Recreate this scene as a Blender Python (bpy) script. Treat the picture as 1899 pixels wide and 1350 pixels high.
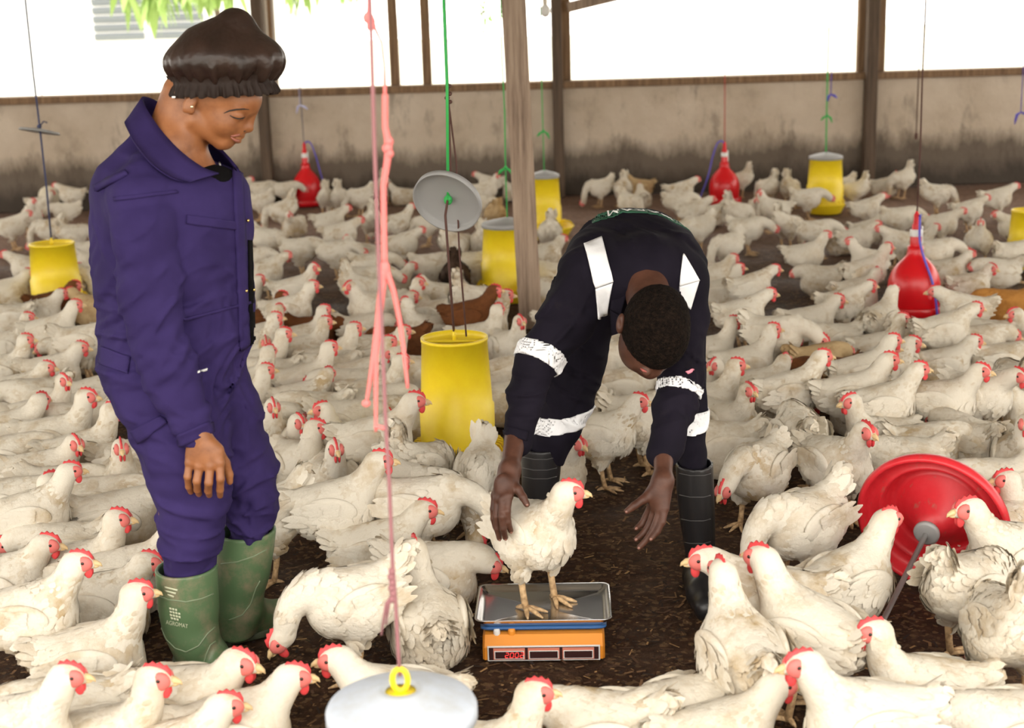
import bpy, math, random
import numpy as np
from mathutils import Vector, Matrix

# ------------------------------------------------------------------ camera, sky, exposure
for _o in list(bpy.data.objects):
    bpy.data.objects.remove(_o)
SC = bpy.context.scene
COL = SC.collection
PX_W, PX_H, PX_F = 1899.0, 1350.0, 2650.0
CAM_H = 1.70
PITCH = math.radians(14.0)
ROLL = math.radians(-1.7)
CAM_R = Matrix.Rotation(math.pi / 2 - PITCH, 3, 'X') @ Matrix.Rotation(ROLL, 3, 'Z')
cam_data = bpy.data.cameras.new('camera')
cam = bpy.data.objects.new('camera', cam_data)
COL.objects.link(cam)
cam.matrix_world = Matrix.Translation((0, 0, CAM_H)) @ CAM_R.to_4x4()
cam_data.sensor_width = 36.0
cam_data.lens = 36.0 * PX_F / PX_W
cam_data.clip_end = 300
cam_data.dof.use_dof = True
cam_data.dof.focus_distance = 4.3
cam_data.dof.aperture_fstop = 3.6
SC.camera = cam

world = bpy.data.worlds.new('overcast_sky')
SC.world = world
world.use_nodes = True
_bg = world.node_tree.nodes['Background']
_bg.inputs['Color'].default_value = (1.0, 0.948, 0.865, 1)
_bg.inputs['Strength'].default_value = 4.35

SC.view_settings.view_transform = 'Standard'
SC.view_settings.look = 'None'
SC.view_settings.gamma = 1.0
SC.view_settings.use_curve_mapping = False
SC.view_settings.exposure = 0.0
try:
    SC.cycles.max_bounces = 8
    SC.cycles.diffuse_bounces = 5
    SC.cycles.use_denoising = True
except Exception:
    pass

rng = random.Random(7)
nrng = np.random.RandomState(7)


def ray(px, py):
    return CAM_R @ Vector(((px - PX_W / 2) / PX_F, -(py - PX_H / 2) / PX_F, -1.0))


def at(px, py, z=0.0):
    """The point of the horizontal plane z that lies under a pixel."""
    d = ray(px, py)
    t = (z - CAM_H) / d.z
    return Vector((d.x * t, d.y * t, z))


def atY(px, py, Y):
    """The point of the upright plane at distance Y that lies under a pixel."""
    d = ray(px, py)
    t = Y / d.y
    return Vector((d.x * t, Y, CAM_H + d.z * t))


def ppm(p):
    """Pixels per metre at a point."""
    v = CAM_R.transposed() @ (Vector(p) - Vector((0, 0, CAM_H)))
    return PX_F / -v.z


# ------------------------------------------------------------------ materials
def mat(name, base=(0.5, 0.5, 0.5), rough=0.6, metal=0.0, spec=None, sheen=0.0, emit=None, estr=0.0, sss=0.0):
    m = bpy.data.materials.new(name)
    m.use_nodes = True
    p = m.node_tree.nodes['Principled BSDF']
    p.inputs['Base Color'].default_value = (*base, 1)
    p.inputs['Roughness'].default_value = rough
    p.inputs['Metallic'].default_value = metal
    if spec is not None:
        p.inputs['Specular IOR Level'].default_value = spec
    if sheen:
        p.inputs['Sheen Weight'].default_value = sheen
    if emit:
        p.inputs['Emission Color'].default_value = (*emit, 1)
        p.inputs['Emission Strength'].default_value = estr
    if sss:
        p.inputs['Subsurface Weight'].default_value = sss
        p.inputs['Subsurface Radius'].default_value = (0.01, 0.004, 0.002)
    return m


class NT:
    """Short hand for building node graphs on a principled material."""
    def __init__(self, m):
        self.t = m.node_tree
        self.p = self.t.nodes['Principled BSDF']
        self.tc = self.t.nodes.new('ShaderNodeTexCoord')

    def n(self, kind, **kw):
        nd = self.t.nodes.new(kind)
        for k, v in kw.items():
            if k in nd.inputs:
                nd.inputs[k].default_value = v
            else:
                setattr(nd, k, v)
        return nd

    def l(self, a, b):
        self.t.links.new(a, b)

    def coord(self, scale=(1, 1, 1), kind='Object'):
        mp = self.n('ShaderNodeMapping')
        mp.inputs['Scale'].default_value = scale
        self.l(self.tc.outputs[kind], mp.inputs['Vector'])
        return mp.outputs['Vector']

    def noise(self, vec, scale=5.0, detail=4.0, rough=0.55):
        nd = self.n('ShaderNodeTexNoise')
        nd.inputs['Scale'].default_value = scale
        nd.inputs['Detail'].default_value = detail
        nd.inputs['Roughness'].default_value = rough
        self.l(vec, nd.inputs['Vector'])
        return nd.outputs['Fac']

    def ramp(self, fac, stops):
        r = self.n('ShaderNodeValToRGB')
        el = r.color_ramp.elements
        while len(el) < len(stops):
            el.new(0.5)
        for e, (pos, c) in zip(el, stops):
            e.position = pos
            e.color = (*c, 1) if len(c) == 3 else c
        self.l(fac, r.inputs['Fac'])
        return r.outputs['Color']

    def mix(self, fac, a, b, blend='MIX'):
        m = self.n('ShaderNodeMix', data_type='RGBA', blend_type=blend)
        for sock, v in ((m.inputs[0], fac), (m.inputs[6], a), (m.inputs[7], b)):
            if isinstance(v, (int, float)):
                sock.default_value = v
            elif isinstance(v, tuple):
                sock.default_value = (*v, 1)
            else:
                self.l(v, sock)
        return m.outputs[2]

    def math(self, op, a, b=0.0):
        m = self.n('ShaderNodeMath', operation=op)
        for sock, v in ((m.inputs[0], a), (m.inputs[1], b)):
            if isinstance(v, (int, float)):
                sock.default_value = v
            else:
                self.l(v, sock)
        return m.outputs[0]

    def color(self, c):
        self.l(c, self.p.inputs['Base Color'])

    def bump(self, h, strength=0.3, dist=0.01):
        b = self.n('ShaderNodeBump')
        b.inputs['Strength'].default_value = strength
        b.inputs['Distance'].default_value = dist
        self.l(h, b.inputs['Height'])
        self.l(b.outputs['Normal'], self.p.inputs['Normal'])

    def sep(self, vec):
        s = self.n('ShaderNodeSeparateXYZ')
        self.l(vec, s.inputs[0])
        return s.outputs


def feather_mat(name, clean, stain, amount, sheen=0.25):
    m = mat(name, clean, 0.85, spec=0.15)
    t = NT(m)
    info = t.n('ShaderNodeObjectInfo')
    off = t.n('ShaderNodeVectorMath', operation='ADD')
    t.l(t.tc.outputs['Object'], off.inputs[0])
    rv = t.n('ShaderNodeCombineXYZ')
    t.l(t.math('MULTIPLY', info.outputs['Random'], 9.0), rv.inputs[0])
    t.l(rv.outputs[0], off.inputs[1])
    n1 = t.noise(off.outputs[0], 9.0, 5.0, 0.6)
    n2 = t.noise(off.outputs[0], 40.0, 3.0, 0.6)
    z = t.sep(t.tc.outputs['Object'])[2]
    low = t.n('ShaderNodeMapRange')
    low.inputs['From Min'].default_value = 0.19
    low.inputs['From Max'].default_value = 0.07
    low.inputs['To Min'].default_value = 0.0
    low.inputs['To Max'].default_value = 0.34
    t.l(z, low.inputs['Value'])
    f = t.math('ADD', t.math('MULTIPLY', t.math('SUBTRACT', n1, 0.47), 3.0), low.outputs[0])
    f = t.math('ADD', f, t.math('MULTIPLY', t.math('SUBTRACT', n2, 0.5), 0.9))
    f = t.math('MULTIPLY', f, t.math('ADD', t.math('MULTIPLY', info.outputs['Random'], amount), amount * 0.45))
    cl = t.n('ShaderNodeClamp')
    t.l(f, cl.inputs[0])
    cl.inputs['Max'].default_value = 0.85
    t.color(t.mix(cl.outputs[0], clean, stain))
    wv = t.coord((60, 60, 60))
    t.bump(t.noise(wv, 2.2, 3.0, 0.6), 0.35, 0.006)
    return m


M = {}
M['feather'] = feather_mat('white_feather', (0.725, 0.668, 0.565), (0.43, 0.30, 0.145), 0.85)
M['feather_tan'] = feather_mat('tan_feather', (0.55, 0.40, 0.22), (0.33, 0.18, 0.07), 0.8)
M['feather_brown'] = feather_mat('brown_feather', (0.16, 0.058, 0.02), (0.045, 0.02, 0.01), 0.9)
M['feather_dark'] = feather_mat('dark_feather', (0.06, 0.035, 0.022), (0.015, 0.012, 0.01), 0.9)
M['feather_orange'] = feather_mat('orange_feather', (0.52, 0.24, 0.06), (0.28, 0.10, 0.02), 0.8)
M['comb'] = mat('comb_red', (0.68, 0.055, 0.06), 0.55, sss=0.1)
M['face'] = mat('face_skin', (0.70, 0.17, 0.15), 0.6)
M['beak'] = mat('beak_horn', (0.72, 0.52, 0.27), 0.45)
M['eye'] = mat('eye_dark', (0.03, 0.012, 0.008), 0.15)
M['shank'] = mat('shank_yellow', (0.62, 0.42, 0.22), 0.6)
_t = NT(M['shank'])
_t.color(_t.ramp(_t.noise(_t.coord(), 70, 3), [(0.35, (0.36, 0.22, 0.11)), (0.6, (0.66, 0.45, 0.24))]))
M['yellow'] = mat('yellow_plastic', (0.80, 0.60, 0.012), 0.42, sss=0.0)
_t = NT(M['yellow'])
_n = _t.noise(_t.coord(), 16, 5, 0.65)
_t.color(_t.ramp(_n, [(0.24, (0.42, 0.28, 0.03)), (0.30, (0.88, 0.63, 0.015)), (0.6, (0.92, 0.69, 0.018))]))
M['red'] = mat('red_plastic', (0.60, 0.008, 0.012), 0.28)
_t = NT(M['red'])
_t.color(_t.ramp(_t.noise(_t.coord(), 30, 6, 0.7), [(0.28, (0.40, 0.04, 0.03)), (0.4, (0.70, 0.008, 0.014))]))
M['red_dull'] = mat('worn_red_plastic', (0.60, 0.02, 0.03), 0.38)
_t = NT(M['red_dull'])
_t.color(_t.ramp(_t.noise(_t.coord(), 22, 7, 0.72), [(0.30, (0.36, 0.12, 0.09)), (0.42, (0.60, 0.018, 0.028)), (0.75, (0.66, 0.035, 0.045))]))
M['grey_lid'] = mat('grey_plastic', (0.33, 0.325, 0.32), 0.5)
M['pale_lid'] = mat('pale_grey_plastic', (0.40, 0.43, 0.47), 0.55)
_t = NT(M['pale_lid'])
_t.color(_t.ramp(_t.noise(_t.coord(), 14, 5, 0.65), [(0.3, (0.46, 0.48, 0.50)), (0.6, (0.53, 0.58, 0.66))]))
M['cream'] = mat('cream_plastic', (0.74, 0.66, 0.50), 0.4)
M['black_rubber'] = mat('black_rubber', (0.012, 0.012, 0.014), 0.38)
M['dark'] = mat('dark_base', (0.015, 0.013, 0.012), 0.7)
M['blue'] = mat('blue_tube', (0.10, 0.08, 0.55), 0.35)
M['navy_cord'] = mat('navy_cord', (0.05, 0.06, 0.13), 0.8)
M['green_cord'] = mat('green_cord', (0.04, 0.42, 0.09), 0.7)
M['brown_cord'] = mat('brown_cord', (0.10, 0.045, 0.035), 0.85)
M['mauve_cord'] = mat('mauve_cord', (0.30, 0.13, 0.14), 0.85)
M['red_cord'] = mat('red_cord', (0.42, 0.03, 0.03), 0.75)
M['pink_rope'] = mat('pink_rope', (0.86, 0.20, 0.19), 0.75)
M['steel'] = mat('steel', (0.62, 0.62, 0.62), 0.22, metal=1.0)
M['rod'] = mat('galvanised_rod', (0.42, 0.42, 0.42), 0.5, metal=0.25)
M['orange'] = mat('orange_plastic', (0.80, 0.29, 0.03), 0.4)
M['white_plastic'] = mat('white_plastic', (0.78, 0.77, 0.75), 0.4)
M['screen'] = mat('dark_display', (0.05, 0.02, 0.02), 0.25)
M['led'] = mat('red_led', (0.4, 0.02, 0.02), 0.4, emit=(1.0, 0.06, 0.05), estr=1.3)
M['blue_plastic'] = mat('blue_plastic', (0.03, 0.11, 0.30), 0.4)


# ------------------------------------------------------------------ objects
def link(name, me, material=None, parent=None):
    o = bpy.data.objects.new(name, me)
    COL.objects.link(o)
    if material is not None and me is not None and len(me.materials) == 0:
        me.materials.append(material)
    if parent is not None:
        o.parent = parent
    return o


def tag(o, label=None, cat=None, group=None, kind=None):
    if label: o['label'] = label
    if cat: o['category'] = cat
    if group: o['group'] = group
    if kind: o['kind'] = kind
    return o


def empty(name, loc=(0, 0, 0), rz=0.0):
    o = bpy.data.objects.new(name, None)
    o.empty_display_size = 0.05
    o.location = loc
    o.rotation_euler = (0, 0, rz)
    COL.objects.link(o)
    return o


def mesh_np(name, V, Q, smooth=True, T=None):
    """Mesh from numpy: V (n,3), quads Q (m,4), optional triangles T."""
    me = bpy.data.meshes.new(name)
    V = np.asarray(V, dtype=np.float32)
    Q = np.asarray(Q, dtype=np.int32).reshape(-1, 4)
    T = np.asarray(T if T is not None else [], dtype=np.int32).reshape(-1, 3)
    me.vertices.add(len(V))
    me.vertices.foreach_set('co', V.ravel())
    nl = Q.size + T.size
    me.loops.add(nl)
    me.loops.foreach_set('vertex_index', np.concatenate([Q.ravel(), T.ravel()]).astype(np.int32))
    npoly = len(Q) + len(T)
    me.polygons.add(npoly)
    st = np.concatenate([np.arange(len(Q)) * 4, len(Q) * 4 + np.arange(len(T)) * 3]).astype(np.int32)
    me.polygons.foreach_set('loop_start', st)
    me.polygons.foreach_set('use_smooth', np.full(npoly, smooth))
    me.update(calc_edges=True)
    me.validate()
    return me


class MB:
    """Collects simple shapes into one mesh."""
    def __init__(self):
        self.v, self.q, self.t = [], [], []

    def add(self, V, Q, T=()):
        b = len(self.v)
        self.v.extend([tuple(p) for p in V])
        self.q.extend([[i + b for i in f] for f in Q])
        self.t.extend([[i + b for i in f] for f in T])

    def mesh(self, name, smooth=True):
        return mesh_np(name, self.v, self.q, smooth, self.t)

    def build(self, name, material, parent=None, smooth=True):
        return link(name, self.mesh(name, smooth), material, parent)

    def box(self, c, h, R=None, bev=0.0):
        c = Vector(c)
        if bev <= 0:
            P = [Vector((sx * h[0], sy * h[1], sz * h[2])) for sx in (-1, 1) for sy in (-1, 1) for sz in (-1, 1)]
            Q = [(0, 1, 3, 2), (4, 6, 7, 5), (0, 4, 5, 1), (2, 3, 7, 6), (0, 2, 6, 4), (1, 5, 7, 3)]
            T = []
        else:
            P, idx = [], {}
            for sx in (-1, 1):
                for sy in (-1, 1):
                    for sz in (-1, 1):
                        for ax in range(3):
                            p = [sx * (h[0] - bev), sy * (h[1] - bev), sz * (h[2] - bev)]
                            p[ax] = (sx, sy, sz)[ax] * h[ax]
                            idx[(sx, sy, sz, ax)] = len(P)
                            P.append(Vector(p))
            Q, T = [], []
            S = (-1, 1)
            for ax in range(3):
                u, w = [a for a in range(3) if a != ax]
                for s in S:
                    def key(a, b):
                        k = [0, 0, 0]
                        k[ax], k[u], k[w] = s, a, b
                        return idx[(*k, ax)]
                    Q.append((key(-1, -1), key(1, -1), key(1, 1), key(-1, 1)))
                for a in S:
                    for b in S:
                        def k2(sv, which):
                            k = [0, 0, 0]
                            k[ax], k[u], k[w] = sv, a, b
                            return idx[(*k, which)]
                        Q.append((k2(-1, u), k2(1, u), k2(1, w), k2(-1, w)))
            for sx in S:
                for sy in S:
                    for sz in S:
                        T.append([idx[(sx, sy, sz, a)] for a in range(3)])
        if R is not None:
            P = [R @ p for p in P]
        self.add([p + c for p in P], Q, T)

    def tube(self, pts, radii, n=8, cap=True):
        pts = [Vector(p) for p in pts]
        if isinstance(radii, (int, float)):
            radii = [radii] * len(pts)
        V, Q, T = [], [], []
        up = Vector((0.123, 0.37, 0.92))
        prev = None
        for i, p in enumerate(pts):
            d = (pts[min(i + 1, len(pts) - 1)] - pts[max(i - 1, 0)])
            if d.length < 1e-9: d = Vector((0, 0, 1))
            d.normalize()
            a = prev if prev is not None else d.cross(up)
            a = a - d * a.dot(d)
            if a.length < 1e-6: a = d.orthogonal()
            a.normalize(); prev = a
            b = d.cross(a)
            for k in range(n):
                an = 2 * math.pi * k / n
                V.append(p + (a * math.cos(an) + b * math.sin(an)) * radii[i])
        for i in range(len(pts) - 1):
            for k in range(n):
                k2 = (k + 1) % n
                Q.append((i * n + k, i * n + k2, (i + 1) * n + k2, (i + 1) * n + k))
        if cap:
            c0 = len(V); V.append(pts[0]); c1 = len(V); V.append(pts[-1])
            e = (len(pts) - 1) * n
            for k in range(n):
                k2 = (k + 1) % n
                T.append((c0, k2, k)); T.append((c1, e + k, e + k2))
        self.add(V, Q, T)

    def lathe(self, prof, n=32, mtx=None):
        """prof: list of (r, z); revolved round z, then placed by mtx."""
        V, Q = [], []
        for r, z in prof:
            for k in range(n):
                an = 2 * math.pi * k / n
                p = Vector((r * math.cos(an), r * math.sin(an), z))
                V.append(mtx @ p if mtx is not None else p)
        for i in range(len(prof) - 1):
            for k in range(n):
                k2 = (k + 1) % n
                Q.append((i * n + k, i * n + k2, (i + 1) * n + k2, (i + 1) * n + k))
        self.add(V, Q)

    def ball(self, c, r, mtx=None, nu=12, nv=8):
        c = Vector(c)
        if isinstance(r, (int, float)): r = (r, r, r)
        V, Q, T = [], [], []
        for i in range(1, nv):
            th = math.pi * i / nv
            for k in range(nu):
                an = 2 * math.pi * k / nu
                p = Vector((r[0] * math.sin(th) * math.cos(an), r[1] * math.sin(th) * math.sin(an), r[2] * math.cos(th)))
                V.append(c + (mtx @ p if mtx is not None else p))
        top = len(V); p = Vector((0, 0, r[2])); V.append(c + (mtx @ p if mtx is not None else p))
        bot = len(V); p = Vector((0, 0, -r[2])); V.append(c + (mtx @ p if mtx is not None else p))
        for i in range(nv - 2):
            for k in range(nu):
                k2 = (k + 1) % nu
                Q.append((i * nu + k, (i + 1) * nu + k, (i + 1) * nu + k2, i * nu + k2))
        for k in range(nu):
            k2 = (k + 1) % nu
            T.append((top, k, k2)); T.append((bot, (nv - 2) * nu + k2, (nv - 2) * nu + k))
        self.add(V, Q, T)


def axis_mtx(origin, axis, roll_ref=Vector((0, 0, 1))):
    z = Vector(axis).normalized()
    x = roll_ref.cross(z)
    if x.length < 1e-4: x = Vector((1, 0, 0))
    x.normalize()
    y = z.cross(x)
    m = Matrix((x, y, z)).transposed().to_4x4()
    m.translation = origin
    return m


# ------------------------------------------------------------------ implicit surfaces (for bodies, clothes, hens)
def _b(lo, hi):
    return np.array(lo, dtype=np.float32), np.array(hi, dtype=np.float32)


def cone(a, b, ra, rb, k=0.02, op='u'):
    a = np.array(a, dtype=np.float32); b = np.array(b, dtype=np.float32)
    ba = b - a; bb = float(ba @ ba) + 1e-12
    m = max(ra, rb)

    def d(X, Y, Z):
        h = np.clip(((X - a[0]) * ba[0] + (Y - a[1]) * ba[1] + (Z - a[2]) * ba[2]) / bb, 0, 1)
        dx = X - a[0] - h * ba[0]; dy = Y - a[1] - h * ba[1]; dz = Z - a[2] - h * ba[2]
        return np.sqrt(dx * dx + dy * dy + dz * dz) - (ra + (rb - ra) * h)
    return (d, np.minimum(a, b) - m, np.maximum(a, b) + m, k, op)


def ell(c, r, R=None, k=0.02, op='u'):
    c = np.array(c, dtype=np.float32); r = np.array(r, dtype=np.float32)
    Rm = None if R is None else np.array(R.transposed(), dtype=np.float32)

    def d(X, Y, Z):
        x = X - c[0]; y = Y - c[1]; z = Z - c[2]
        if Rm is not None:
            x, y, z = (Rm[0, 0] * x + Rm[0, 1] * y + Rm[0, 2] * z,
                       Rm[1, 0] * x + Rm[1, 1] * y + Rm[1, 2] * z,
                       Rm[2, 0] * x + Rm[2, 1] * y + Rm[2, 2] * z)
        x = x / r[0]; y = y / r[1]; z = z / r[2]
        k0 = np.sqrt(x * x + y * y + z * z)
        k1 = np.sqrt((x / r[0]) ** 2 + (y / r[1]) ** 2 + (z / r[2]) ** 2) + 1e-6
        return k0 * (k0 - 1) / k1
    m = r if Rm is None else np.full(3, r.max(), dtype=np.float32)
    return (d, c - m, c + m, k, op)


def rbox(c, h, rad, R=None, k=0.02, op='u'):
    c = np.array(c, dtype=np.float32); h = np.array(h, dtype=np.float32)
    Rm = None if R is None else np.array(R.transposed(), dtype=np.float32)

    def d(X, Y, Z):
        x = X - c[0]; y = Y - c[1]; z = Z - c[2]
        if Rm is not None:
            x, y, z = (Rm[0, 0] * x + Rm[0, 1] * y + Rm[0, 2] * z,
                       Rm[1, 0] * x + Rm[1, 1] * y + Rm[1, 2] * z,
                       Rm[2, 0] * x + Rm[2, 1] * y + Rm[2, 2] * z)
        x = np.abs(x) - h[0] + rad; y = np.abs(y) - h[1] + rad; z = np.abs(z) - h[2] + rad
        o = np.sqrt(np.maximum(x, 0) ** 2 + np.maximum(y, 0) ** 2 + np.maximum(z, 0) ** 2)
        return o + np.minimum(np.maximum(x, np.maximum(y, z)), 0) - rad
    m = h if Rm is None else np.full(3, float(np.sqrt((h * h).sum())), dtype=np.float32)
    return (d, c - m, c + m, k, op)


def loft(rows, k=0.02, op='u', p=2.0):
    """Upright loft: rows of (z, cx, cy, rx, ry)."""
    A = np.array(sorted(rows), dtype=np.float32)
    zs = A[:, 0]
    zf = np.linspace(zs[0], zs[-1], 160)
    fine = [np.interp(zf, zs, A[:, i]) for i in range(1, 5)]
    ker = np.hanning(13); ker /= ker.sum()
    fine = [np.convolve(np.pad(f, 6, mode='edge'), ker, 'valid') for f in fine]

    def d(X, Y, Z):
        cx, cy, rx, ry = [np.interp(Z, zf, f).astype(np.float32) for f in fine]
        x = (X - cx) / rx; y = (Y - cy) / ry
        if p == 2.0:
            q = np.sqrt(x * x + y * y)
        else:
            q = (np.abs(x) ** p + np.abs(y) ** p) ** (1 / p)
        dd = (q - 1) * np.minimum(rx, ry)
        return np.maximum(dd, np.maximum(Z - zs[-1], zs[0] - Z))
    lo = (float((A[:, 1] - A[:, 3]).min()), float((A[:, 2] - A[:, 4]).min()), float(zs[0]))
    hi = (float((A[:, 1] + A[:, 3]).max()), float((A[:, 2] + A[:, 4]).max()), float(zs[-1]))
    return (d, *_b(lo, hi), k, op)


def field(prims, vox, lo=None, hi=None, post=None, pad=3):
    if lo is None:
        lo = np.min([p[1] for p in prims if p[4] == 'u'], axis=0)
        hi = np.max([p[2] for p in prims if p[4] == 'u'], axis=0)
    lo = np.array(lo, dtype=np.float32) - pad * vox
    hi = np.array(hi, dtype=np.float32) + pad * vox
    n = np.ceil((hi - lo) / vox).astype(int) + 1
    ax = [(lo[i] + np.arange(n[i], dtype=np.float32) * vox) for i in range(3)]
    D = np.full(tuple(n), 0.5, dtype=np.float32)
    for d, l, h, k, op in prims:
        mrg = k + 3 * vox
        i0 = np.clip(np.floor((l - mrg - lo) / vox).astype(int), 0, n)
        i1 = np.clip(np.ceil((h + mrg - lo) / vox).astype(int) + 1, 0, n)
        if np.any(i1 <= i0): continue
        sl = tuple(slice(int(i0[i]), int(i1[i])) for i in range(3))
        X = ax[0][sl[0]][:, None, None]; Y = ax[1][sl[1]][None, :, None]; Z = ax[2][sl[2]][None, None, :]
        v = d(X, Y, Z)
        a = D[sl]
        if op == 'u':
            hh = np.maximum(k - np.abs(a - v), 0) / k
            D[sl] = np.minimum(a, v) - hh * hh * k * 0.25
        else:
            hh = np.maximum(k - np.abs(a + v), 0) / k
            D[sl] = np.maximum(a, -v) + hh * hh * k * 0.25
    if post is not None:
        D = post(ax[0][:, None, None], ax[1][None, :, None], ax[2][None, None, :], D).astype(np.float32)
    # close the block so that the surface never leaks out of it
    D[0] = D[-1] = 0.2; D[:, 0] = D[:, -1] = 0.2; D[:, :, 0] = D[:, :, -1] = 0.2
    return surfnet(D, lo, vox)


def surfnet(D, lo, vox):
    s = D < 0
    cnt = np.zeros(tuple(np.array(D.shape) - 1), dtype=np.int8)
    offs = [(a, b, c) for a in (0, 1) for b in (0, 1) for c in (0, 1)]
    sh = cnt.shape
    for a, b, c in offs:
        cnt += s[a:a + sh[0], b:b + sh[1], c:c + sh[2]]
    idx = np.argwhere((cnt > 0) & (cnt < 8))
    vid = np.full(sh, -1, dtype=np.int32)
    vid[idx[:, 0], idx[:, 1], idx[:, 2]] = np.arange(len(idx))
    acc = np.zeros((len(idx), 3), dtype=np.float64); num = np.zeros(len(idx))
    val = {o: D[idx[:, 0] + o[0], idx[:, 1] + o[1], idx[:, 2] + o[2]] for o in offs}
    for o in offs:
        for axn in range(3):
            if o[axn] == 0:
                p = list(o); p[axn] = 1; p = tuple(p)
                da, db = val[o], val[p]
                m = (da < 0) != (db < 0)
                t = np.where(m, da / np.where(m, da - db, 1), 0)
                pt = np.tile(np.array(o, dtype=np.float64), (len(idx), 1)); pt[:, axn] += t
                acc += pt * m[:, None]; num += m
    V = (idx + acc / num[:, None]) * vox + np.asarray(lo)
    Q = []
    for axn in range(3):
        u, w = (axn + 1) % 3, (axn + 2) % 3
        sa = [slice(None)] * 3; sb = [slice(None)] * 3
        sa[axn] = slice(0, -1); sb[axn] = slice(1, None)
        A, B = s[tuple(sa)], s[tuple(sb)]
        e = np.argwhere(A != B)
        lim = np.array(sh)
        ok = (e[:, u] > 0) & (e[:, w] > 0) & (e[:, u] < lim[u]) & (e[:, w] < lim[w])
        e = e[ok]
        inside = A[e[:, 0], e[:, 1], e[:, 2]]
        c = []
        for du, dw in ((1, 1), (0, 1), (0, 0), (1, 0)):
            q = e.copy(); q[:, u] -= du; q[:, w] -= dw
            c.append(vid[q[:, 0], q[:, 1], q[:, 2]])
        q = np.stack(c, axis=1)
        q[~inside] = q[~inside][:, ::-1]
        Q.append(q)
    return V.astype(np.float32), np.concatenate(Q)


def vnormals(V, Q):
    n = np.zeros_like(V, dtype=np.float64)
    a = V[Q[:, 2]] - V[Q[:, 0]]; b = V[Q[:, 3]] - V[Q[:, 1]]
    fn = np.cross(a, b)
    for i in range(4):
        np.add.at(n, Q[:, i], fn)
    return n / (np.linalg.norm(n, axis=1, keepdims=True) + 1e-12)


def sdf_obj(name, prims, vox, material, parent=None, **kw):
    V, Q = field(prims, vox, **kw)
    o = link(name, mesh_np(name, V, Q), material, parent)
    return o
# ------------------------------------------------------------------ the shed
WALL_Y = 13.15
X0, X1 = -9.0, 9.0
FRONT_Y = -0.6           # the shed is open here, behind the camera

m = mat('dirt_litter', (0.05, 0.03, 0.02), 0.8, spec=0.18)
t = NT(m)
v = t.coord()
n1 = t.noise(v, 1.3, 5, 0.6)
n2 = t.noise(v, 26, 6, 0.7)
vo = t.n('ShaderNodeTexVoronoi', feature='F1')
vo.inputs['Scale'].default_value = 75
vs = t.n('ShaderNodeVectorMath', operation='ADD')
t.l(v, vs.inputs[0])
nz = t.n('ShaderNodeTexNoise'); nz.inputs['Scale'].default_value = 30
t.l(v, nz.inputs['Vector'])
sc_ = t.n('ShaderNodeVectorMath', operation='SCALE'); sc_.inputs['Scale'].default_value = 0.02
t.l(nz.outputs['Color'], sc_.inputs[0]); t.l(sc_.outputs[0], vs.inputs[1])
t.l(vs.outputs[0], vo.inputs['Vector'])
hs = t.sep(vo.outputs['Color'])
base = t.ramp(n2, [(0.3, (0.017, 0.008, 0.004)), (0.55, (0.055, 0.025, 0.012)), (0.78, (0.125, 0.062, 0.030))])
chips = t.ramp(hs[0], [(0.80, (0, 0, 0)), (0.86, (1, 1, 1))])
base = t.mix(t.math('MULTIPLY', t.sep(chips)[0], 0.55), base, (0.21, 0.125, 0.06))
far = t.ramp(n1, [(0.42, (0, 0, 0)), (0.7, (1, 1, 1))])
base = t.mix(t.math('MULTIPLY', t.sep(far)[0], 0.28), base, (0.16, 0.105, 0.075))
back_mix = t.n('ShaderNodeMapRange'); back_mix.inputs['From Min'].default_value = 8.6; back_mix.inputs['From Max'].default_value = 11.6  # litter colour turns paler and pinker towards the back wall, with a ragged edge
t.l(t.math('ADD', t.sep(v)[1], t.math('MULTIPLY', t.math('SUBTRACT', n1, 0.5), 5.0)), back_mix.inputs['Value'])
base = t.mix(t.math('MULTIPLY', back_mix.outputs[0], 0.8), base, t.ramp(n2, [(0.3, (0.16, 0.095, 0.068)), (0.7, (0.36, 0.235, 0.175))]))
t.color(base)
t.l(t.ramp(t.noise(v, 3.5, 4), [(0.35, (0.6, 0.6, 0.6)), (0.6, (0.95, 0.95, 0.95))]), t.p.inputs['Roughness'])
t.bump(t.math('ADD', n2, t.math('MULTIPLY', hs[0], 0.35)), 0.9, 0.02)
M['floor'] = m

# floor with a shallow, uneven litter surface (never above 12 mm)
nx, ny = 150, 150
gx = np.linspace(X0, X1, nx); gy = np.linspace(FRONT_Y - 1.2, WALL_Y + 0.1, ny)
GX, GY = np.meshgrid(gx, gy, indexing='ij')
GZ = 0.004 * (np.sin(GX * 3.1 + np.sin(GY * 2.3)) + np.sin(GY * 4.7 + 1.3 * np.sin(GX * 2.9))) - 0.004
V = np.stack([GX, GY, GZ], -1).reshape(-1, 3)
ii, jj = np.meshgrid(np.arange(nx - 1), np.arange(ny - 1), indexing='ij')
b0 = (ii * ny + jj).ravel()
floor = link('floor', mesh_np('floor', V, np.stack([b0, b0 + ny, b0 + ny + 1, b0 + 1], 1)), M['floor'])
tag(floor, 'dark brown litter floor of the poultry shed', kind='structure')

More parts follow.
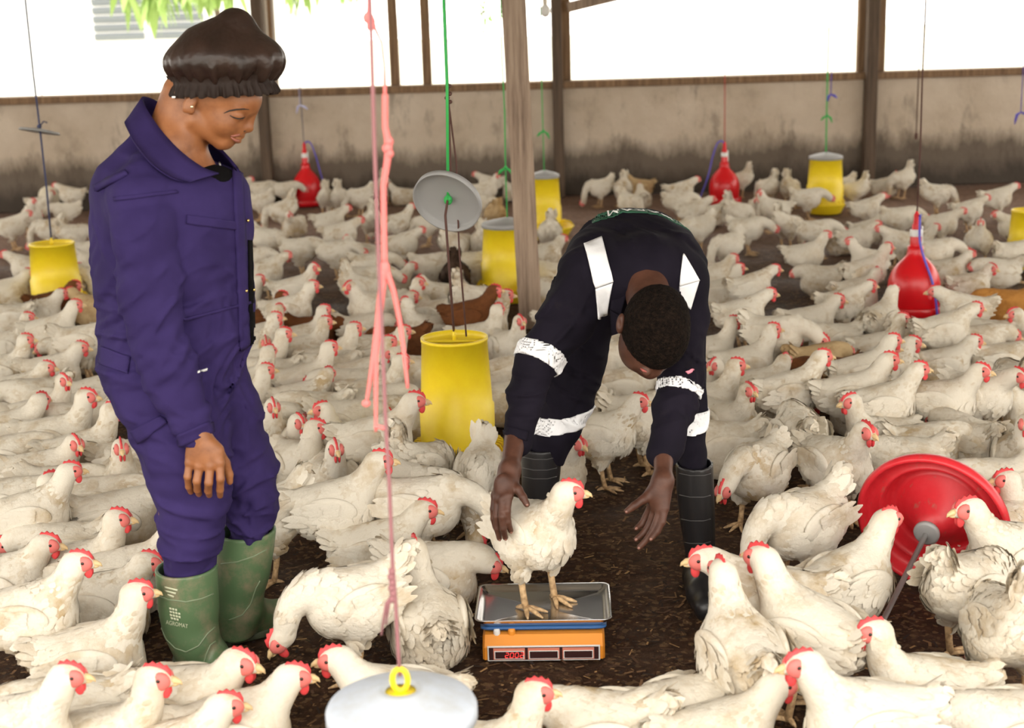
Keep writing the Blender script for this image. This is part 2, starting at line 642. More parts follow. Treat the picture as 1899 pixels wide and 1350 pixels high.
# loose wood shavings and dried litter on the nearer floor
nchip = 26000
cy = 2.6 + (nrng.rand(nchip) ** 1.5) * 6.0
cx = (nrng.rand(nchip) - 0.5) * (cy * 0.9 + 0.5)
ln = 0.003 + nrng.rand(nchip) ** 3 * 0.017
wd = 0.0014 + nrng.rand(nchip) * 0.003
an = nrng.rand(nchip) * 6.283
ti = (nrng.rand(nchip) - 0.5) * 0.7
ca, sa = np.cos(an), np.sin(an)
z0 = 0.004 + nrng.rand(nchip) * 0.004
P = []
for su, sv in ((-1, -1), (1, -1), (1, 1), (-1, 1)):
    P.append(np.stack([cx + su * ln * ca - sv * wd * sa, cy + su * ln * sa + sv * wd * ca, z0 + np.abs(su * ln * ti) * (su > 0)], -1))
V = np.stack(P, 1).reshape(-1, 3)
me = mesh_np('shavings', V, np.arange(nchip * 4).reshape(-1, 4), False)
pal = [mat('shaving_' + n, c, 0.8) for n, c in (('brown', (0.085, 0.040, 0.020)), ('tan', (0.20, 0.105, 0.045)), ('dark', (0.022, 0.011, 0.007)), ('straw', (0.38, 0.22, 0.09)))]
for p_ in pal: me.materials.append(p_)
me.polygons.foreach_set('material_index', nrng.choice(4, nchip, p=[0.42, 0.22, 0.30, 0.06]).astype(np.int32))
tag(link('wood_shavings', me), 'loose brown wood shavings scattered over the litter floor', 'litter', kind='stuff')

# back wall: plastered, dirty at the foot
m = mat('dirty_plaster', (0.42, 0.36, 0.29), 0.9)
t = NT(m)
v = t.coord()
n1 = t.noise(v, 1.6, 6, 0.62)
n2 = t.noise(t.coord((1, 1, 0.35)), 5.0, 5, 0.7)
z = t.sep(v)[2]
base = t.ramp(n1, [(0.28, (0.30, 0.235, 0.17)), (0.45, (0.50, 0.41, 0.315)), (0.7, (0.62, 0.525, 0.42))])
base = t.mix(t.math('MULTIPLY', t.sep(t.ramp(n2, [(0.56, (0, 0, 0)), (0.68, (1, 1, 1))]))[0], 0.55), base, (0.19, 0.15, 0.115))
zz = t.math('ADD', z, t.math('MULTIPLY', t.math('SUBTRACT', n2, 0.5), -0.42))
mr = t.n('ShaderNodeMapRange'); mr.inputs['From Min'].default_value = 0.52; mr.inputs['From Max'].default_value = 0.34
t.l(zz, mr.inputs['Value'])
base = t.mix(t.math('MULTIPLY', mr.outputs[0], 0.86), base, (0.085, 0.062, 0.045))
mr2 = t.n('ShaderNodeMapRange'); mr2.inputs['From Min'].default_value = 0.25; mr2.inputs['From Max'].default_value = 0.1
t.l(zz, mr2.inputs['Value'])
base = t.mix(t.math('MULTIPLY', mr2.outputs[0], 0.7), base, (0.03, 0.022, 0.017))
t.color(base)
t.bump(t.noise(v, 22, 5, 0.7), 0.5, 0.02)
M['plaster'] = m
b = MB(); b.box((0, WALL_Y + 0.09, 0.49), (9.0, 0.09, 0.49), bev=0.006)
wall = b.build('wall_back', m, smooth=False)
tag(wall, 'low plastered wall stained dark at its foot', kind='structure')

def wood_mat(name, c0, c1, c2, s=1.0):
    m = mat(name, c1, 0.82)
    t = NT(m)
    v = t.coord((14 * s, 14 * s, 0.7 * s))
    n = t.noise(v, 3.0, 5, 0.65)
    kn = t.noise(t.coord((3, 3, 1.2)), 2.2, 3, 0.5)
    c = t.ramp(n, [(0.28, c0), (0.5, c1), (0.75, c2)])
    c = t.mix(t.math('MULTIPLY', t.sep(t.ramp(kn, [(0.62, (0, 0, 0)), (0.75, (1, 1, 1))]))[0], 0.5), c, c0)
    t.color(c)
    t.bump(n, 0.5, 0.006)
    return m

M['post'] = wood_mat('weathered_post', (0.13, 0.085, 0.06), (0.30, 0.215, 0.155), (0.44, 0.335, 0.25))
M['plank'] = wood_mat('brown_plank', (0.10, 0.055, 0.028), (0.21, 0.125, 0.065), (0.32, 0.20, 0.11))
M['dark_wood'] = wood_mat('dark_post', (0.045, 0.028, 0.018), (0.095, 0.062, 0.04), (0.15, 0.10, 0.065))
M['pale_wood'] = mat('pale_pole', (0.62, 0.55, 0.46), 0.7)

b = MB(); b.box((0, WALL_Y + 0.07, 1.01), (9.0, 0.12, 0.032), bev=0.006)
tag(b.build('trim_1', M['plank'], smooth=False), 'brown timber plate along the top of the low wall', kind='structure')

def wpost(x0, x1, z0, z1, y, depth, material, label, top_dx=0.0):
    hw = (x1 - x0) / 2; cx_ = (x0 + x1) / 2; h = (z1 - z0)
    bb = MB()
    R = Matrix.Rotation(math.atan2(top_dx, h), 3, 'Y') if top_dx else None
    bb.box((0, 0, h / 2), (hw, depth / 2, h / 2), bev=0.006)
    if R is not None:
        bb.v = [tuple(R @ Vector(p)) for p in bb.v]
    o = bb.build('wooden_post', material, smooth=False)
    o.location = (cx_, y, z0)
    return tag(o, label, 'post')

def xw(px, py=160): return atY(px, py, WALL_Y).x
wpost(xw(478), xw(497), 0, 2.75, WALL_Y - 0.06, 0.12, M['dark_wood'], 'dark wooden wall post beside the bonneted person\'s face')
wpost(xw(1024), xw(1043), 0, 2.75, WALL_Y - 0.06, 0.12, M['dark_wood'], 'dark wooden wall post right of the leaning post')
wpost(xw(1041), xw(1060), 1.045, 2.75, WALL_Y + 0.06, 0.08, M['plank'], 'lighter brown plank on the wall top right of the leaning post')
wpost(xw(1601), xw(1622), 0, 2.75, WALL_Y - 0.06, 0.12, M['dark_wood'], 'dark wooden wall post at the right of the photo')
wpost(xw(1590), xw(1606), 1.045, 2.75, WALL_Y + 0.06, 0.08, M['plank'], 'brown plank along the left side of the right dark wall post')
wpost(xw(1618), xw(1641), 1.045, 2.75, WALL_Y + 0.06, 0.08, M['plank'], 'wider brown plank along the right side of the right dark wall post')
wpost(xw(724), xw(741), 1.045, 2.75, WALL_Y + 0.07, 0.08, M['plank'], 'left of two slim posts between pink rope and leaning post')
wpost(xw(784), xw(801), 1.045, 2.75, WALL_Y + 0.07, 0.08, M['plank'], 'right of two slim posts between pink rope and leaning post')
wpost(xw(500), xw(514), 1.045, 2.6, WALL_Y + 0.10, 0.05, M['plank'], 'brown plank just right of the bonnet top')
for px, lb in ((488, 'thicker pale pole leaning behind the bonnet'), (503, 'thinner pale pole leaning just right of the bonnet')):
    p0 = atY(px + 10, 150, WALL_Y + 0.02); p1 = atY(px - 2, -60, WALL_Y + 0.02)
    p0.z = 1.03
    bb = MB(); bb.tube([(0, 0, 0), p1 - p0], 0.022 if px == 488 else 0.016, 8)
    o = bb.build('pale_pole', M['pale_wood']); o.location = p0
    tag(o, lb, 'pole')

# leaning roof post in the middle of the shed
pb = at(984, 606, 0.0)
Y_ = pb.y
pt = atY(952, 0, Y_)
d_ = (pt - pb); d_.y = 0.0
top = pb + d_ * (3.4 / d_.z)
bb = MB()
hw = 0.061
n_ = 14
for i in range(n_):
    pass
axis = (top - pb)
prof = []
rr = random.Random(3)
V, Q = [], []
for i in range(n_ + 1):
    f = i / n_
    c = pb * 1.0 + axis * f - pb
    for sx, sy in ((-1, -1), (1, -1), (1, 1), (-1, 1)):
        V.append((c.x + sx * (hw + rr.uniform(-.003, .003)), c.y + sy * (0.055 + rr.uniform(-.003, .003)), c.z))
for i in range(n_):
    for k in range(4):
        k2 = (k + 1) % 4
        Q.append((i * 4 + k, i * 4 + k2, (i + 1) * 4 + k2, (i + 1) * 4 + k))
Q.append((3, 2, 1, 0)); Q.append((n_ * 4, n_ * 4 + 1, n_ * 4 + 2, n_ * 4 + 3))
bb.add(V, Q)
o = bb.build('wooden_post', M['post'], smooth=False); o.location = pb
tag(o, 'tall weathered grey-brown post leaning left in mid shed', 'post')

# roof (above the picture) in two slopes, front edge open to the sky
M['roof'] = mat('roof_sheet', (0.50, 0.48, 0.45), 0.6)
def roof(y0, z0, y1, z1, name):
    bb = MB()
    V = []
    nseg = 120
    for i in range(nseg + 1):
        x = X0 + (X1 - X0) * i / nseg
        dz = 0.018 * (1 if i % 2 else -1)
        V += [(x, y0, z0 + dz), (x, y1, z1 + dz), (x, y1, z1 + dz + 0.004), (x, y0, z0 + dz + 0.004)]
    Q = []
    for i in range(nseg):
        a = i * 4; c = a + 4
        Q += [(a, a + 1, c + 1, c), (a + 3, c + 3, c + 2, a + 2)]
    bb.add(V, Q)
    return tag(bb.build(name, M['roof'], smooth=False), 'corrugated roof sheet over the shed', kind='structure')
roof(1.35, 2.95, 7.6, 3.40, 'ceiling_front')
roof(7.6, 3.40, WALL_Y + 0.9, 2.72, 'ceiling_back')
def roof_z(y):
    if y < 7.6: return 2.95 + (y - 1.35) / (7.6 - 1.35) * 0.45 - 0.02
    return 3.40 + (y - 7.6) / (WALL_Y + 0.9 - 7.6) * (2.72 - 3.40) - 0.02
b = MB(); b.box((0, WALL_Y + 0.02, 2.73), (9.0, 0.05, 0.05))
tag(b.build('trim_2', M['plank'], smooth=False), 'timber eaves beam over the opening', kind='structure')
for sx in (X0, X1):
    b = MB(); b.box((sx, (FRONT_Y + WALL_Y) / 2, 0.5), (0.09, (WALL_Y - FRONT_Y) / 2, 0.5))
    tag(b.build('wall_left' if sx < 0 else 'wall_right', M['plaster'], smooth=False), 'low side wall of the shed', kind='structure')

# ------------------------------------------------------------------ outside, beyond the wall
M['yard'] = mat('pale_yard', (0.62, 0.60, 0.50), 0.95)
_t = NT(M['yard'])
_t.color(_t.ramp(_t.noise(_t.coord(), 0.7, 5), [(0.3, (0.62, 0.62, 0.50)), (0.7, (0.72, 0.69, 0.60))]))
b = MB()
b.add([(-60, WALL_Y + 0.18, -0.02), (60, WALL_Y + 0.18, -0.02), (60, 90, -0.02), (-60, 90, -0.02)], [(0, 1, 2, 3)])
b.add([(-60, FRONT_Y - 1.2, -0.02), (-60, -40, -0.02), (60, -40, -0.02), (60, FRONT_Y - 1.2, -0.02)], [(0, 1, 2, 3)])
b.add([(-60, FRONT_Y - 1.2, -0.02), (X0, FRONT_Y - 1.2, -0.02), (X0, WALL_Y + 0.18, -0.02), (-60, WALL_Y + 0.18, -0.02)], [(0, 1, 2, 3)])
b.add([(X1, FRONT_Y - 1.2, -0.02), (60, FRONT_Y - 1.2, -0.02), (60, WALL_Y + 0.18, -0.02), (X1, WALL_Y + 0.18, -0.02)], [(0, 1, 2, 3)])
tag(b.build('ground_yard', M['yard'], smooth=False), 'pale sunlit yard outside the shed', kind='structure')

M['leaf'] = mat('leaf_green', (0.20, 0.42, 0.07), 0.6)
M['leaf2'] = mat('palm_green', (0.30, 0.44, 0.12), 0.6)
M['render'] = mat('pale_render', (0.82, 0.82, 0.80), 0.9)
M['louvre'] = mat('louvre_glass', (0.17, 0.19, 0.21), 0.5)

def blade(mb, p, d, L, w, bend=0.3, nrm=None):
    d = Vector(d).normalized()
    s = d.cross(Vector((0, 0, 1)))
    if s.length < 1e-3: s = Vector((1, 0, 0))
    s.normalize()
    V, Q = [], []
    prof = (0.35, 1.0, 0.8, 0.08)
    for i, wf in enumerate(prof):
        f = i / 3
        c = Vector(p) + d * L * f + Vector((0, 0, -bend * L * f * f))
        V += [c - s * w * wf, c + Vector((0, 0, w * 0.3 * wf)), c + s * w * wf]
    for i in range(3):
        a = i * 3
        Q += [(a, a + 1, a + 4, a + 3), (a + 1, a + 2, a + 5, a + 4)]
    mb.add(V, Q)

def shrub(px, py, Y, r, n, label, material, leafL=0.16, hang=False, trunk_px=487):
    c = atY(px, py, Y)
    root = empty('leafy_tree', (c.x, Y, 0))
    rr = random.Random(int(px * 7 + Y))
    fo = MB()
    for _ in range(n):
        while True:
            q = Vector((rr.uniform(-1, 1), rr.uniform(-1, 1), rr.uniform(-1, 1)))
            if q.length < 1: break
        p = Vector((0, 0, c.z + r * 0.75)) + q * r
        if hang:
            dd = Vector((rr.uniform(-.5, .5), rr.uniform(-.5, .5), -1.0))
        else:
            dd = Vector((rr.uniform(-1, 1), rr.uniform(-1, 1), rr.uniform(-.7, .5)))
        blade(fo, p, dd, leafL * rr.uniform(.6, 1.3), leafL * 0.16, 0.2)
    f = fo.build('foliage', material, root); tag(f, kind='stuff')
    st = MB()
    tx = atY(trunk_px, 60, Y).x - c.x
    st.tube([(tx, 0.1, 0), (tx, 0.1, 1.6), (tx * 0.9, 0.08, 2.5)], [0.045, 0.04, 0.035], 8)
    zc2 = c.z + r * 0.8
    st.tube([(tx * 0.9, 0.08, 2.45), (tx * 0.4, 0.06, max(2.5, zc2 + 0.3)), (0, 0.03, zc2)], [0.04, 0.025, 0.012], 6)
    for _ in range(6):
        a = rr.uniform(0, 6.28)
        st.tube([(0, 0.03, zc2), (math.cos(a) * r * .5, math.sin(a) * r * .5, c.z + r * rr.uniform(.3, 1.2))], [0.010, 0.004], 5)
    st.build('trunk', M['dark_wood'], root)
    return tag(root, label, 'tree', 'trees outside the shed')

shrub(898, 72, 17.5, 0.40, 60, 'green leafy tree between slim posts and leaning post', M['leaf'], 0.13, False, 962)
shrub(1390, -8, 24, 0.28, 70, 'pale hedge bush at the top edge above the middle opening', M['leaf2'], 0.10, False, 1042)
shrub(1520, -12, 24, 0.25, 55, 'smaller hedge bush left of the right wall post', M['leaf2'], 0.10, False, 1611)
shrub(1790, -14, 22, 0.30, 90, 'green bush at the top edge right of the right wall post', M['leaf'], 0.12, False, 1618)
shrub(285, -4, 19, 0.52, 110, 'palm-like tree with hanging fronds before the louvred building', M['leaf2'], 0.40, True, 405)
shrub(405, -22, 18, 0.40, 70, 'palm-like tree with fronds hanging above the bonnet', M['leaf2'], 0.34, True, 425)
shrub(560, -30, 18, 0.34, 42, 'tree with a few hanging fronds left of the pink rope', M['leaf2'], 0.30, True)
shrub(660, -24, 18, 0.22, 26, 'tree with short green fronds just behind the pink rope knot', M['leaf'], 0.24, True, 732)

# louvred building at the far left
Yb = 23.0
root = empty('louvred_building', (atY(280, 40, Yb).x, Yb, 0))
b = MB(); b.box((0, 0.15, 1.7), (3.2, 0.12, 1.7)); b.build('wall', M['render'], root, False)
zt = atY(280, -40, Yb).z
for w0, w1 in ((-0.92, -0.08), (0.02, 0.86)):
    fr = MB()
    zb = atY(280, 74, Yb).z
    fr.box(((w0 + w1) / 2, 0.01, (zb + zt) / 2), ((w1 - w0) / 2, 0.02, (zt - zb) / 2))
    f = fr.build('window', M['render'], root, False)
    n_l = 7
    for i in range(n_l):
        z = zb + (zt - zb) * (i + 0.5) / n_l
        s = MB(); s.box(((w0 + w1) / 2, -0.03, z), ((w1 - w0) / 2 - 0.03, 0.03, 0.045), Matrix.Rotation(0.5, 3, 'X'))
        s.build('slat', M['louvre'], f, False)
tag(root, 'pale building with grey louvred windows far behind the bonnet', 'building')
# ------------------------------------------------------------------ hens
def rotm(yaw=0.0, pitch=0.0):
    """forward = +x; pitch > 0 lifts the nose."""
    return Matrix.Rotation(yaw, 3, 'Z') @ Matrix.Rotation(-pitch, 3, 'Y')


def blades_mesh(name, pts, dirs, nors, L, Wd, lift, seed=1, curl=0.25, jitter=0.3):
    """Many small feather blades lying on a surface (points, flow directions, normals)."""
    r = np.random.RandomState(seed)
    n = len(pts)
    pts = np.asarray(pts, float); dirs = np.asarray(dirs, float); nors = np.asarray(nors, float)
    dirs = dirs - (dirs * nors).sum(1, keepdims=True) * nors
    dirs /= np.linalg.norm(dirs, axis=1, keepdims=True) + 1e-9
    side = np.cross(nors, dirs)
    a = (r.rand(n, 1) - 0.5) * 2 * jitter
    d2 = dirs * np.cos(a) + side * np.sin(a)
    side = np.cross(nors, d2)
    L = np.asarray(L).reshape(-1, 1) * (0.75 + 0.5 * r.rand(n, 1))
    Wd = np.asarray(Wd).reshape(-1, 1) * (0.8 + 0.4 * r.rand(n, 1))
    lift = np.asarray(lift).reshape(-1, 1) * (0.5 + r.rand(n, 1))
    rows = []
    for f, wf in ((0.0, 0.55), (0.4, 1.0), (0.8, 0.8), (1.0, 0.18)):
        c = pts + d2 * L * f + nors * (L * lift * f - L * curl * f * f * 0.35 + 0.0012)
        for sgn, hh in ((-1, -0.12), (0, 0.06), (1, -0.12)):
            rows.append(c + side * Wd * wf * sgn + nors * Wd * hh * wf)
    V = np.stack(rows, 1).reshape(-1, 3)
    base = np.arange(n)[:, None] * 12
    q = []
    for i in range(3):
        for j in range(2):
            a_ = i * 3 + j
            q.append(np.concatenate([base + a_, base + a_ + 1, base + a_ + 4, base + a_ + 3], 1))
    Q = np.stack(q, 1).reshape(-1, 4)
    return V, Q


# name: (sits, head centre, head pitch, body pitch, tail lift)
POSE = {
    'U': (False, (0.140, 0, 0.356), 0.0, 0.15, 0.015),
    'M': (False, (0.160, 0, 0.318), -0.05, 0.16, 0.02),
    'L': (False, (0.215, 0, 0.205), -0.35, 0.02, 0.03),
    'P': (False, (0.198, 0, 0.062), -1.05, -0.16, 0.05),
    'Q': (False, (0.192, 0, 0.142), -0.75, -0.04, 0.05),
    'T': (False, (0.176, 0, 0.060), -1.15, -0.34, 0.075),
    'SU': (True, (0.126, 0, 0.280), 0.0, 0.12, 0.012),
    'SM': (True, (0.143, 0, 0.236), -0.1, 0.10, 0.015),
    'SL': (True, (0.168, 0, 0.150), -0.25, 0.02, 0.03),
}
TURN = {'': 0.0, 'l': 0.85, 'r': -0.85, 'L': 1.5, 'R': -1.5}
_hen_cache = {}
HS = 1.18            # head size


def hen_parts(pose, turn, near):
    key = (pose, turn, near)
    if key in _hen_cache: return _hen_cache[key]
    sit, head, hp, bp, tl = POSE[pose]
    hy = TURN[turn]
    H = Vector(head)
    if hy:
        H = Vector((H.x - 0.012, math.copysign(0.018, hy), H.z))
    zc = 0.118 if sit else 0.214
    C = Vector((0, 0, zc))
    R = rotm(0, bp)
    B = lambda x, y, z: C + R @ Vector((x, y, z))
    wy = 1.12 if sit else 1.0
    K = 0.03
    nb = B(0.080, 0, 0.042)
    pr = [ell(B(0, 0, 0), (0.112, 0.086 * wy, 0.084), R, K),
          ell(B(0.050, 0, -0.006), (0.076, 0.079 * wy, 0.087), R, K),
          ell(B(-0.060, 0, 0.0), (0.075, 0.072 * wy, 0.072), R, K),
          ell(B(-0.015, 0.05 * wy, -0.012), (0.082, 0.04, 0.06), R, K),
          ell(B(-0.015, -0.05 * wy, -0.012), (0.082, 0.04, 0.06), R, K),
          cone(B(-0.080, 0, 0.02), B(-0.138, 0, 0.055 + tl), 0.05, 0.022, 0.035)]
    # neck: bezier from the breast to the head
    fwd = Vector((1, 0, 0.45)).normalized() if head[2] > zc else Vector((1, 0, 0.1)).normalized()
    if head[2] > zc + 0.05:
        ctl = Vector((nb.x + 0.045, 0, (nb.z * 0.45 + H.z * 0.55)))
    else:
        ctl = nb + Vector((0.09, 0, 0.02))
    hf = rotm(hy, hp)
    back = H - hf @ Vector((0.012, 0, 0.0))
    npt = []
    for i in range(7):
        f = i / 6
        npt.append((1 - f) ** 2 * nb + 2 * f * (1 - f) * ctl + f * f * back)
    rad = [0.051, 0.0415, 0.0335, 0.0290, 0.0276, 0.0272, 0.0275]
    for i in range(6):
        pr.append(cone(npt[i], npt[i + 1], rad[i], rad[i + 1], 0.022))
    pr.append(ell(H, (0.033 * HS, 0.0225 * HS, 0.0245 * HS), hf, 0.012))
    pr.append(cone(H + hf @ Vector((0.012, 0, -0.004)) * HS, H + hf @ Vector((0.033, 0, -0.007)) * HS, 0.016 * HS, 0.0085 * HS, 0.012))
    if not sit:
        for s in (-1, 1):
            pr.append(cone(B(-0.005, 0.048 * s, -0.03), (0.012, 0.052 * s, 0.118), 0.050, 0.022, 0.03))
            pr.append(cone((0.012, 0.052 * s, 0.118), (0.006, 0.052 * s, 0.094), 0.02, 0.0115, 0.015))
    else:
        pr.append(ell((0.0, 0, 0.06), (0.125, 0.092, 0.058), None, 0.04))
        pr.append(rbox((0, 0, -0.06), (0.5, 0.5, 0.061), 0.001, None, 0.008, 's'))
    vox = 0.0062 if near else 0.0098
    V, Q = field(pr, vox)
    out = {}
    out['body'] = [mesh_np('hen_body', V, Q)]
    N = vnormals(V, Q)
    # feather blades all over, flowing away from the head
    r = np.random.RandomState(len(_hen_cache) * 13 + 5)
    nbld = 560 if near else 170
    Hn = np.array(H)
    dh = np.linalg.norm(V - Hn, axis=1)
    ok = (dh > 0.05) & (V[:, 2] > (0.02 if sit else 0.10)) & (N[:, 2] > -0.75)
    idx = np.flatnonzero(ok)
    idx = r.choice(idx, min(nbld, len(idx)), replace=False)
    P, Nn = V[idx], N[idx]
    flow = P - (Hn + (np.array(nb) - Hn) * 0.35)
    flow = flow / (np.linalg.norm(flow, axis=1, keepdims=True) + 1e-9) + np.array([[-0.75, 0, -0.12]])
    onneck = dh[idx] < 0.13
    L = np.where(onneck, 0.024, 0.036) * (1.0 if near else 1.25)
    Wd = np.where(onneck, 0.006, 0.0125) * (1.0 if near else 1.2)
    lift = np.where(P[:, 0] < -0.09, 0.16, np.where(onneck, 0.02, 0.075))
    bv, bq = blades_mesh('pl', P, flow, Nn, L, Wd, lift, 3)
    out['plumage'] = [mesh_np('hen_plumage', bv, bq)]
    # wings
    W = []
    for s in (-1, 1):
        mb = MB()
        wr = rotm(0.10 * s, bp - 0.14)
        wc = B(-0.012, s * (0.079 * wy), 0.016)
        mb.ball(wc, (0.084, 0.017, 0.047), wr, 22, 12)
        vv, qq = mb.v, mb.q
        ws = []
        pts, dr, nn = [], [], []
        for layer, (x0, z0, cnt, LL) in enumerate(((-0.046, 0.024, 5, 0.075), (-0.010, 0.028, 6, 0.064), (0.03, 0.026, 6, 0.050))):
            for i in range(cnt):
                zz = z0 - i * 0.0125
                pts.append(wc + wr @ Vector((x0 + abs(zz) * .2, s * (0.0135 + 0.002 * layer), zz)))
                dr.append(wr @ Vector((-1, -0.16 * s, -0.10 + 0.02 * i)))
                nn.append(wr @ Vector((0.06, s, 0.08)))
                ws.append(LL)
        bv2, bq2 = blades_mesh('w', np.array(pts), np.array(dr), np.array(nn), np.array(ws), np.full(len(ws), 0.0115), np.full(len(ws), 0.03), 4, 0.1, 0.06)
        bse = len(vv)
        mb.v = vv + [tuple(x) for x in bv2]
        mb.q = qq + [[i + bse for i in f] for f in bq2.tolist()]
        W.append(mb.mesh('hen_wing'))
    out['wing'] = W
    # tail
    pts, dr, nn, ls = [], [], [], []
    tb = B(-0.108, 0, 0.04 + tl * 0.6)
    tdir = (B(-0.138, 0, 0.055 + tl) - B(-0.080, 0, 0.02)).normalized()
    tside = Vector((0, 1, 0)); tup = tside.cross(tdir); tup = -tup if tup.z < 0 else tup
    for lay, (cnt, off, LL) in enumerate(((7, 0.014, 0.078), (6, 0.002, 0.070), (7, -0.012, 0.060))):
        for i in range(cnt):
            f = (i / (cnt - 1) - 0.5) * 2
            pts.append(tb + tside * f * 0.022 + tup * off - tdir * 0.012)
            dr.append(tdir + tside * f * 0.42 + tup * (0.1 - 0.18 * abs(f) - lay * 0.14))
            nn.append((tup + tside * f * 0.8).normalized())
            ls.append(LL)
    bv3, bq3 = blades_mesh('t', np.array(pts), np.array(dr), np.array(nn), np.array(ls), np.full(len(ls), 0.0145), np.full(len(ls), 0.02), 8, 0.2, 0.10)
    out['tail'] = [mesh_np('hen_tail', bv3, bq3)]
    # head furniture
    hm = lambda x, y, z: H + hf @ Vector((x, y, z)) * HS
    rs = lambda *r: tuple(q * HS for q in r)
    mb = MB()
    prof = [(0.034, 0.008, 0.013), (0.027, 0.012, 0.026), (0.021, 0.017, 0.0245), (0.014, 0.0195, 0.0325), (0.008, 0.0215, 0.0285), (0.001, 0.0225, 0.0345), (-0.006, 0.022, 0.029), (-0.013, 0.0205, 0.0315), (-0.020, 0.0175, 0.021)]
    V2, Q2 = [], []
    for x, zb, zt in prof:
        for th, zz in ((-0.0042, zb - 0.004), (-0.0021, zt), (0.0021, zt), (0.0042, zb - 0.004)):
            V2.append(hm(x, th, zz))
    for i in range(len(prof) - 1):
        for j in range(3):
            a = i * 4 + j
            Q2.append((a, a + 1, a + 5, a + 4))
    Q2.append((0, 3, 2, 1)); e = (len(prof) - 1) * 4; Q2.append((e, e + 1, e + 2, e + 3))
    mb.add(V2, Q2)
    out['comb'] = [mb.mesh('hen_comb')]
    out['wattle'] = []
    for s in (-1, 1):
        mb = MB()
        mb.ball(hm(0.022, 0.0055 * s, -0.0245), rs(0.0098, 0.004, 0.0140), hf, 10, 7)
        out['wattle'].append(mb.mesh('hen_wattle'))
    out['face'] = []
    for s in (-1, 1):
        mb = MB()
        mb.ball(hm(0.014, 0.0125 * s, -0.001), rs(0.0215, 0.0105, 0.0185), hf, 12, 8)
        mb.ball(hm(-0.006, 0.0165 * s, -0.009), rs(0.0062, 0.005, 0.0075), hf, 8, 6)
        out['face'].append(mb.mesh('hen_face'))
    out['eye'] = []
    for s in (-1, 1):
        mb = MB()
        mb.ball(hm(0.0145, 0.0214 * s, 0.0035), rs(0.0042, 0.0025, 0.0040), hf, 9, 6)
        out['eye'].append(mb.mesh('hen_eye'))
    mb = MB()
    mb.tube([hm(0.029, 0, -0.004), hm(0.040, 0, -0.0045), hm(0.049, 0, -0.0085), hm(0.053, 0, -0.014)], list(rs(0.0095, 0.0075, 0.0042, 0.0008)), 8)
    mb.tube([hm(0.029, 0, -0.010), hm(0.040, 0, -0.0125), hm(0.046, 0, -0.0135)], list(rs(0.0075, 0.0045, 0.001)), 7)
    out['beak'] = [mb.mesh('hen_beak')]
    out['leg'] = []
    if not sit:
        for s in (-1, 1):
            mb = MB()
            y = 0.052 * s
            ft = Vector((0.018, y, 0.011))
            mb.tube([(0.008, y, 0.104), (0.003, y, 0.088), (0.009, y, 0.05), ft], [0.0120, 0.0100, 0.0090, 0.0102], 9)
            for an, LL in ((0.0, 0.074), (0.58, 0.064), (-0.58, 0.064), (math.pi - 0.3 * s, 0.032)):
                dx, dy = math.cos(an), math.sin(an)
                mb.tube([ft, ft + Vector((dx * LL * .35, dy * LL * .35, 0.001)), ft + Vector((dx * LL * .7, dy * LL * .7, -0.003)), ft + Vector((dx * LL, dy * LL, -0.0065))], [0.0080, 0.0070, 0.0058, 0.0022], 7)
            out['leg'].append(mb.mesh('hen_leg'))
    _hen_cache[key] = out
    return out


FEATHER = {'w': 'feather', 't': 'feather_tan', 'b': 'feather_brown', 'd': 'feather_dark', 'o': 'feather_orange'}
PARTMAT = {'comb': 'comb', 'wattle': 'comb', 'face': 'face', 'eye': 'eye', 'beak': 'beak', 'leg': 'shank'}
NEARKEYS = ('body', 'plumage', 'wing', 'tail', 'comb', 'wattle', 'face', 'eye', 'beak', 'leg')
FARKEYS = ('body', 'plumage', 'tail', 'comb', 'face', 'leg')


def hen(loc, yaw, var, scale=1.0, col='w', near=True):
    pose = var.rstrip('lrLR') if var not in ('L', 'SL') else var
    turn = var[len(pose):]
    if var.startswith('SL'): pose, turn = 'SL', var[2:]
    elif var.startswith('L') : pose, turn = 'L', var[1:]
    parts = hen_parts(pose, turn, near)
    root = empty('hen', loc, yaw)
    root.scale = (scale,) * 3
    for k in (NEARKEYS if near else FARKEYS):
        for me in parts[k]:
            o = bpy.data.objects.new(k, me)
            COL.objects.link(o)
            o.parent = root
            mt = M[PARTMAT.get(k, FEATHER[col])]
            if len(me.materials) == 0:
                me.materials.append(mt)
            o.material_slots[0].link = 'OBJECT'
            o.material_slots[0].material = mt
            if k == 'plumage': o['kind'] = 'stuff'
    return root
# ------------------------------------------------------------------ feeders, drinkers, ropes, scale
def wavy(p0, p1, n=10, amp=0.004, seed=1):
    r = random.Random(seed)
    p0, p1 = Vector(p0), Vector(p1)
    out = []
    for i in range(n + 1):
        f = i / n
        p = p0.lerp(p1, f)
        if 0 < i < n: p = p + Vector((r.uniform(-amp, amp), r.uniform(-amp, amp), 0))
        out.append(p)
    return out


def to_roof(p):
    return Vector((p[0], p[1], roof_z(p[1])))


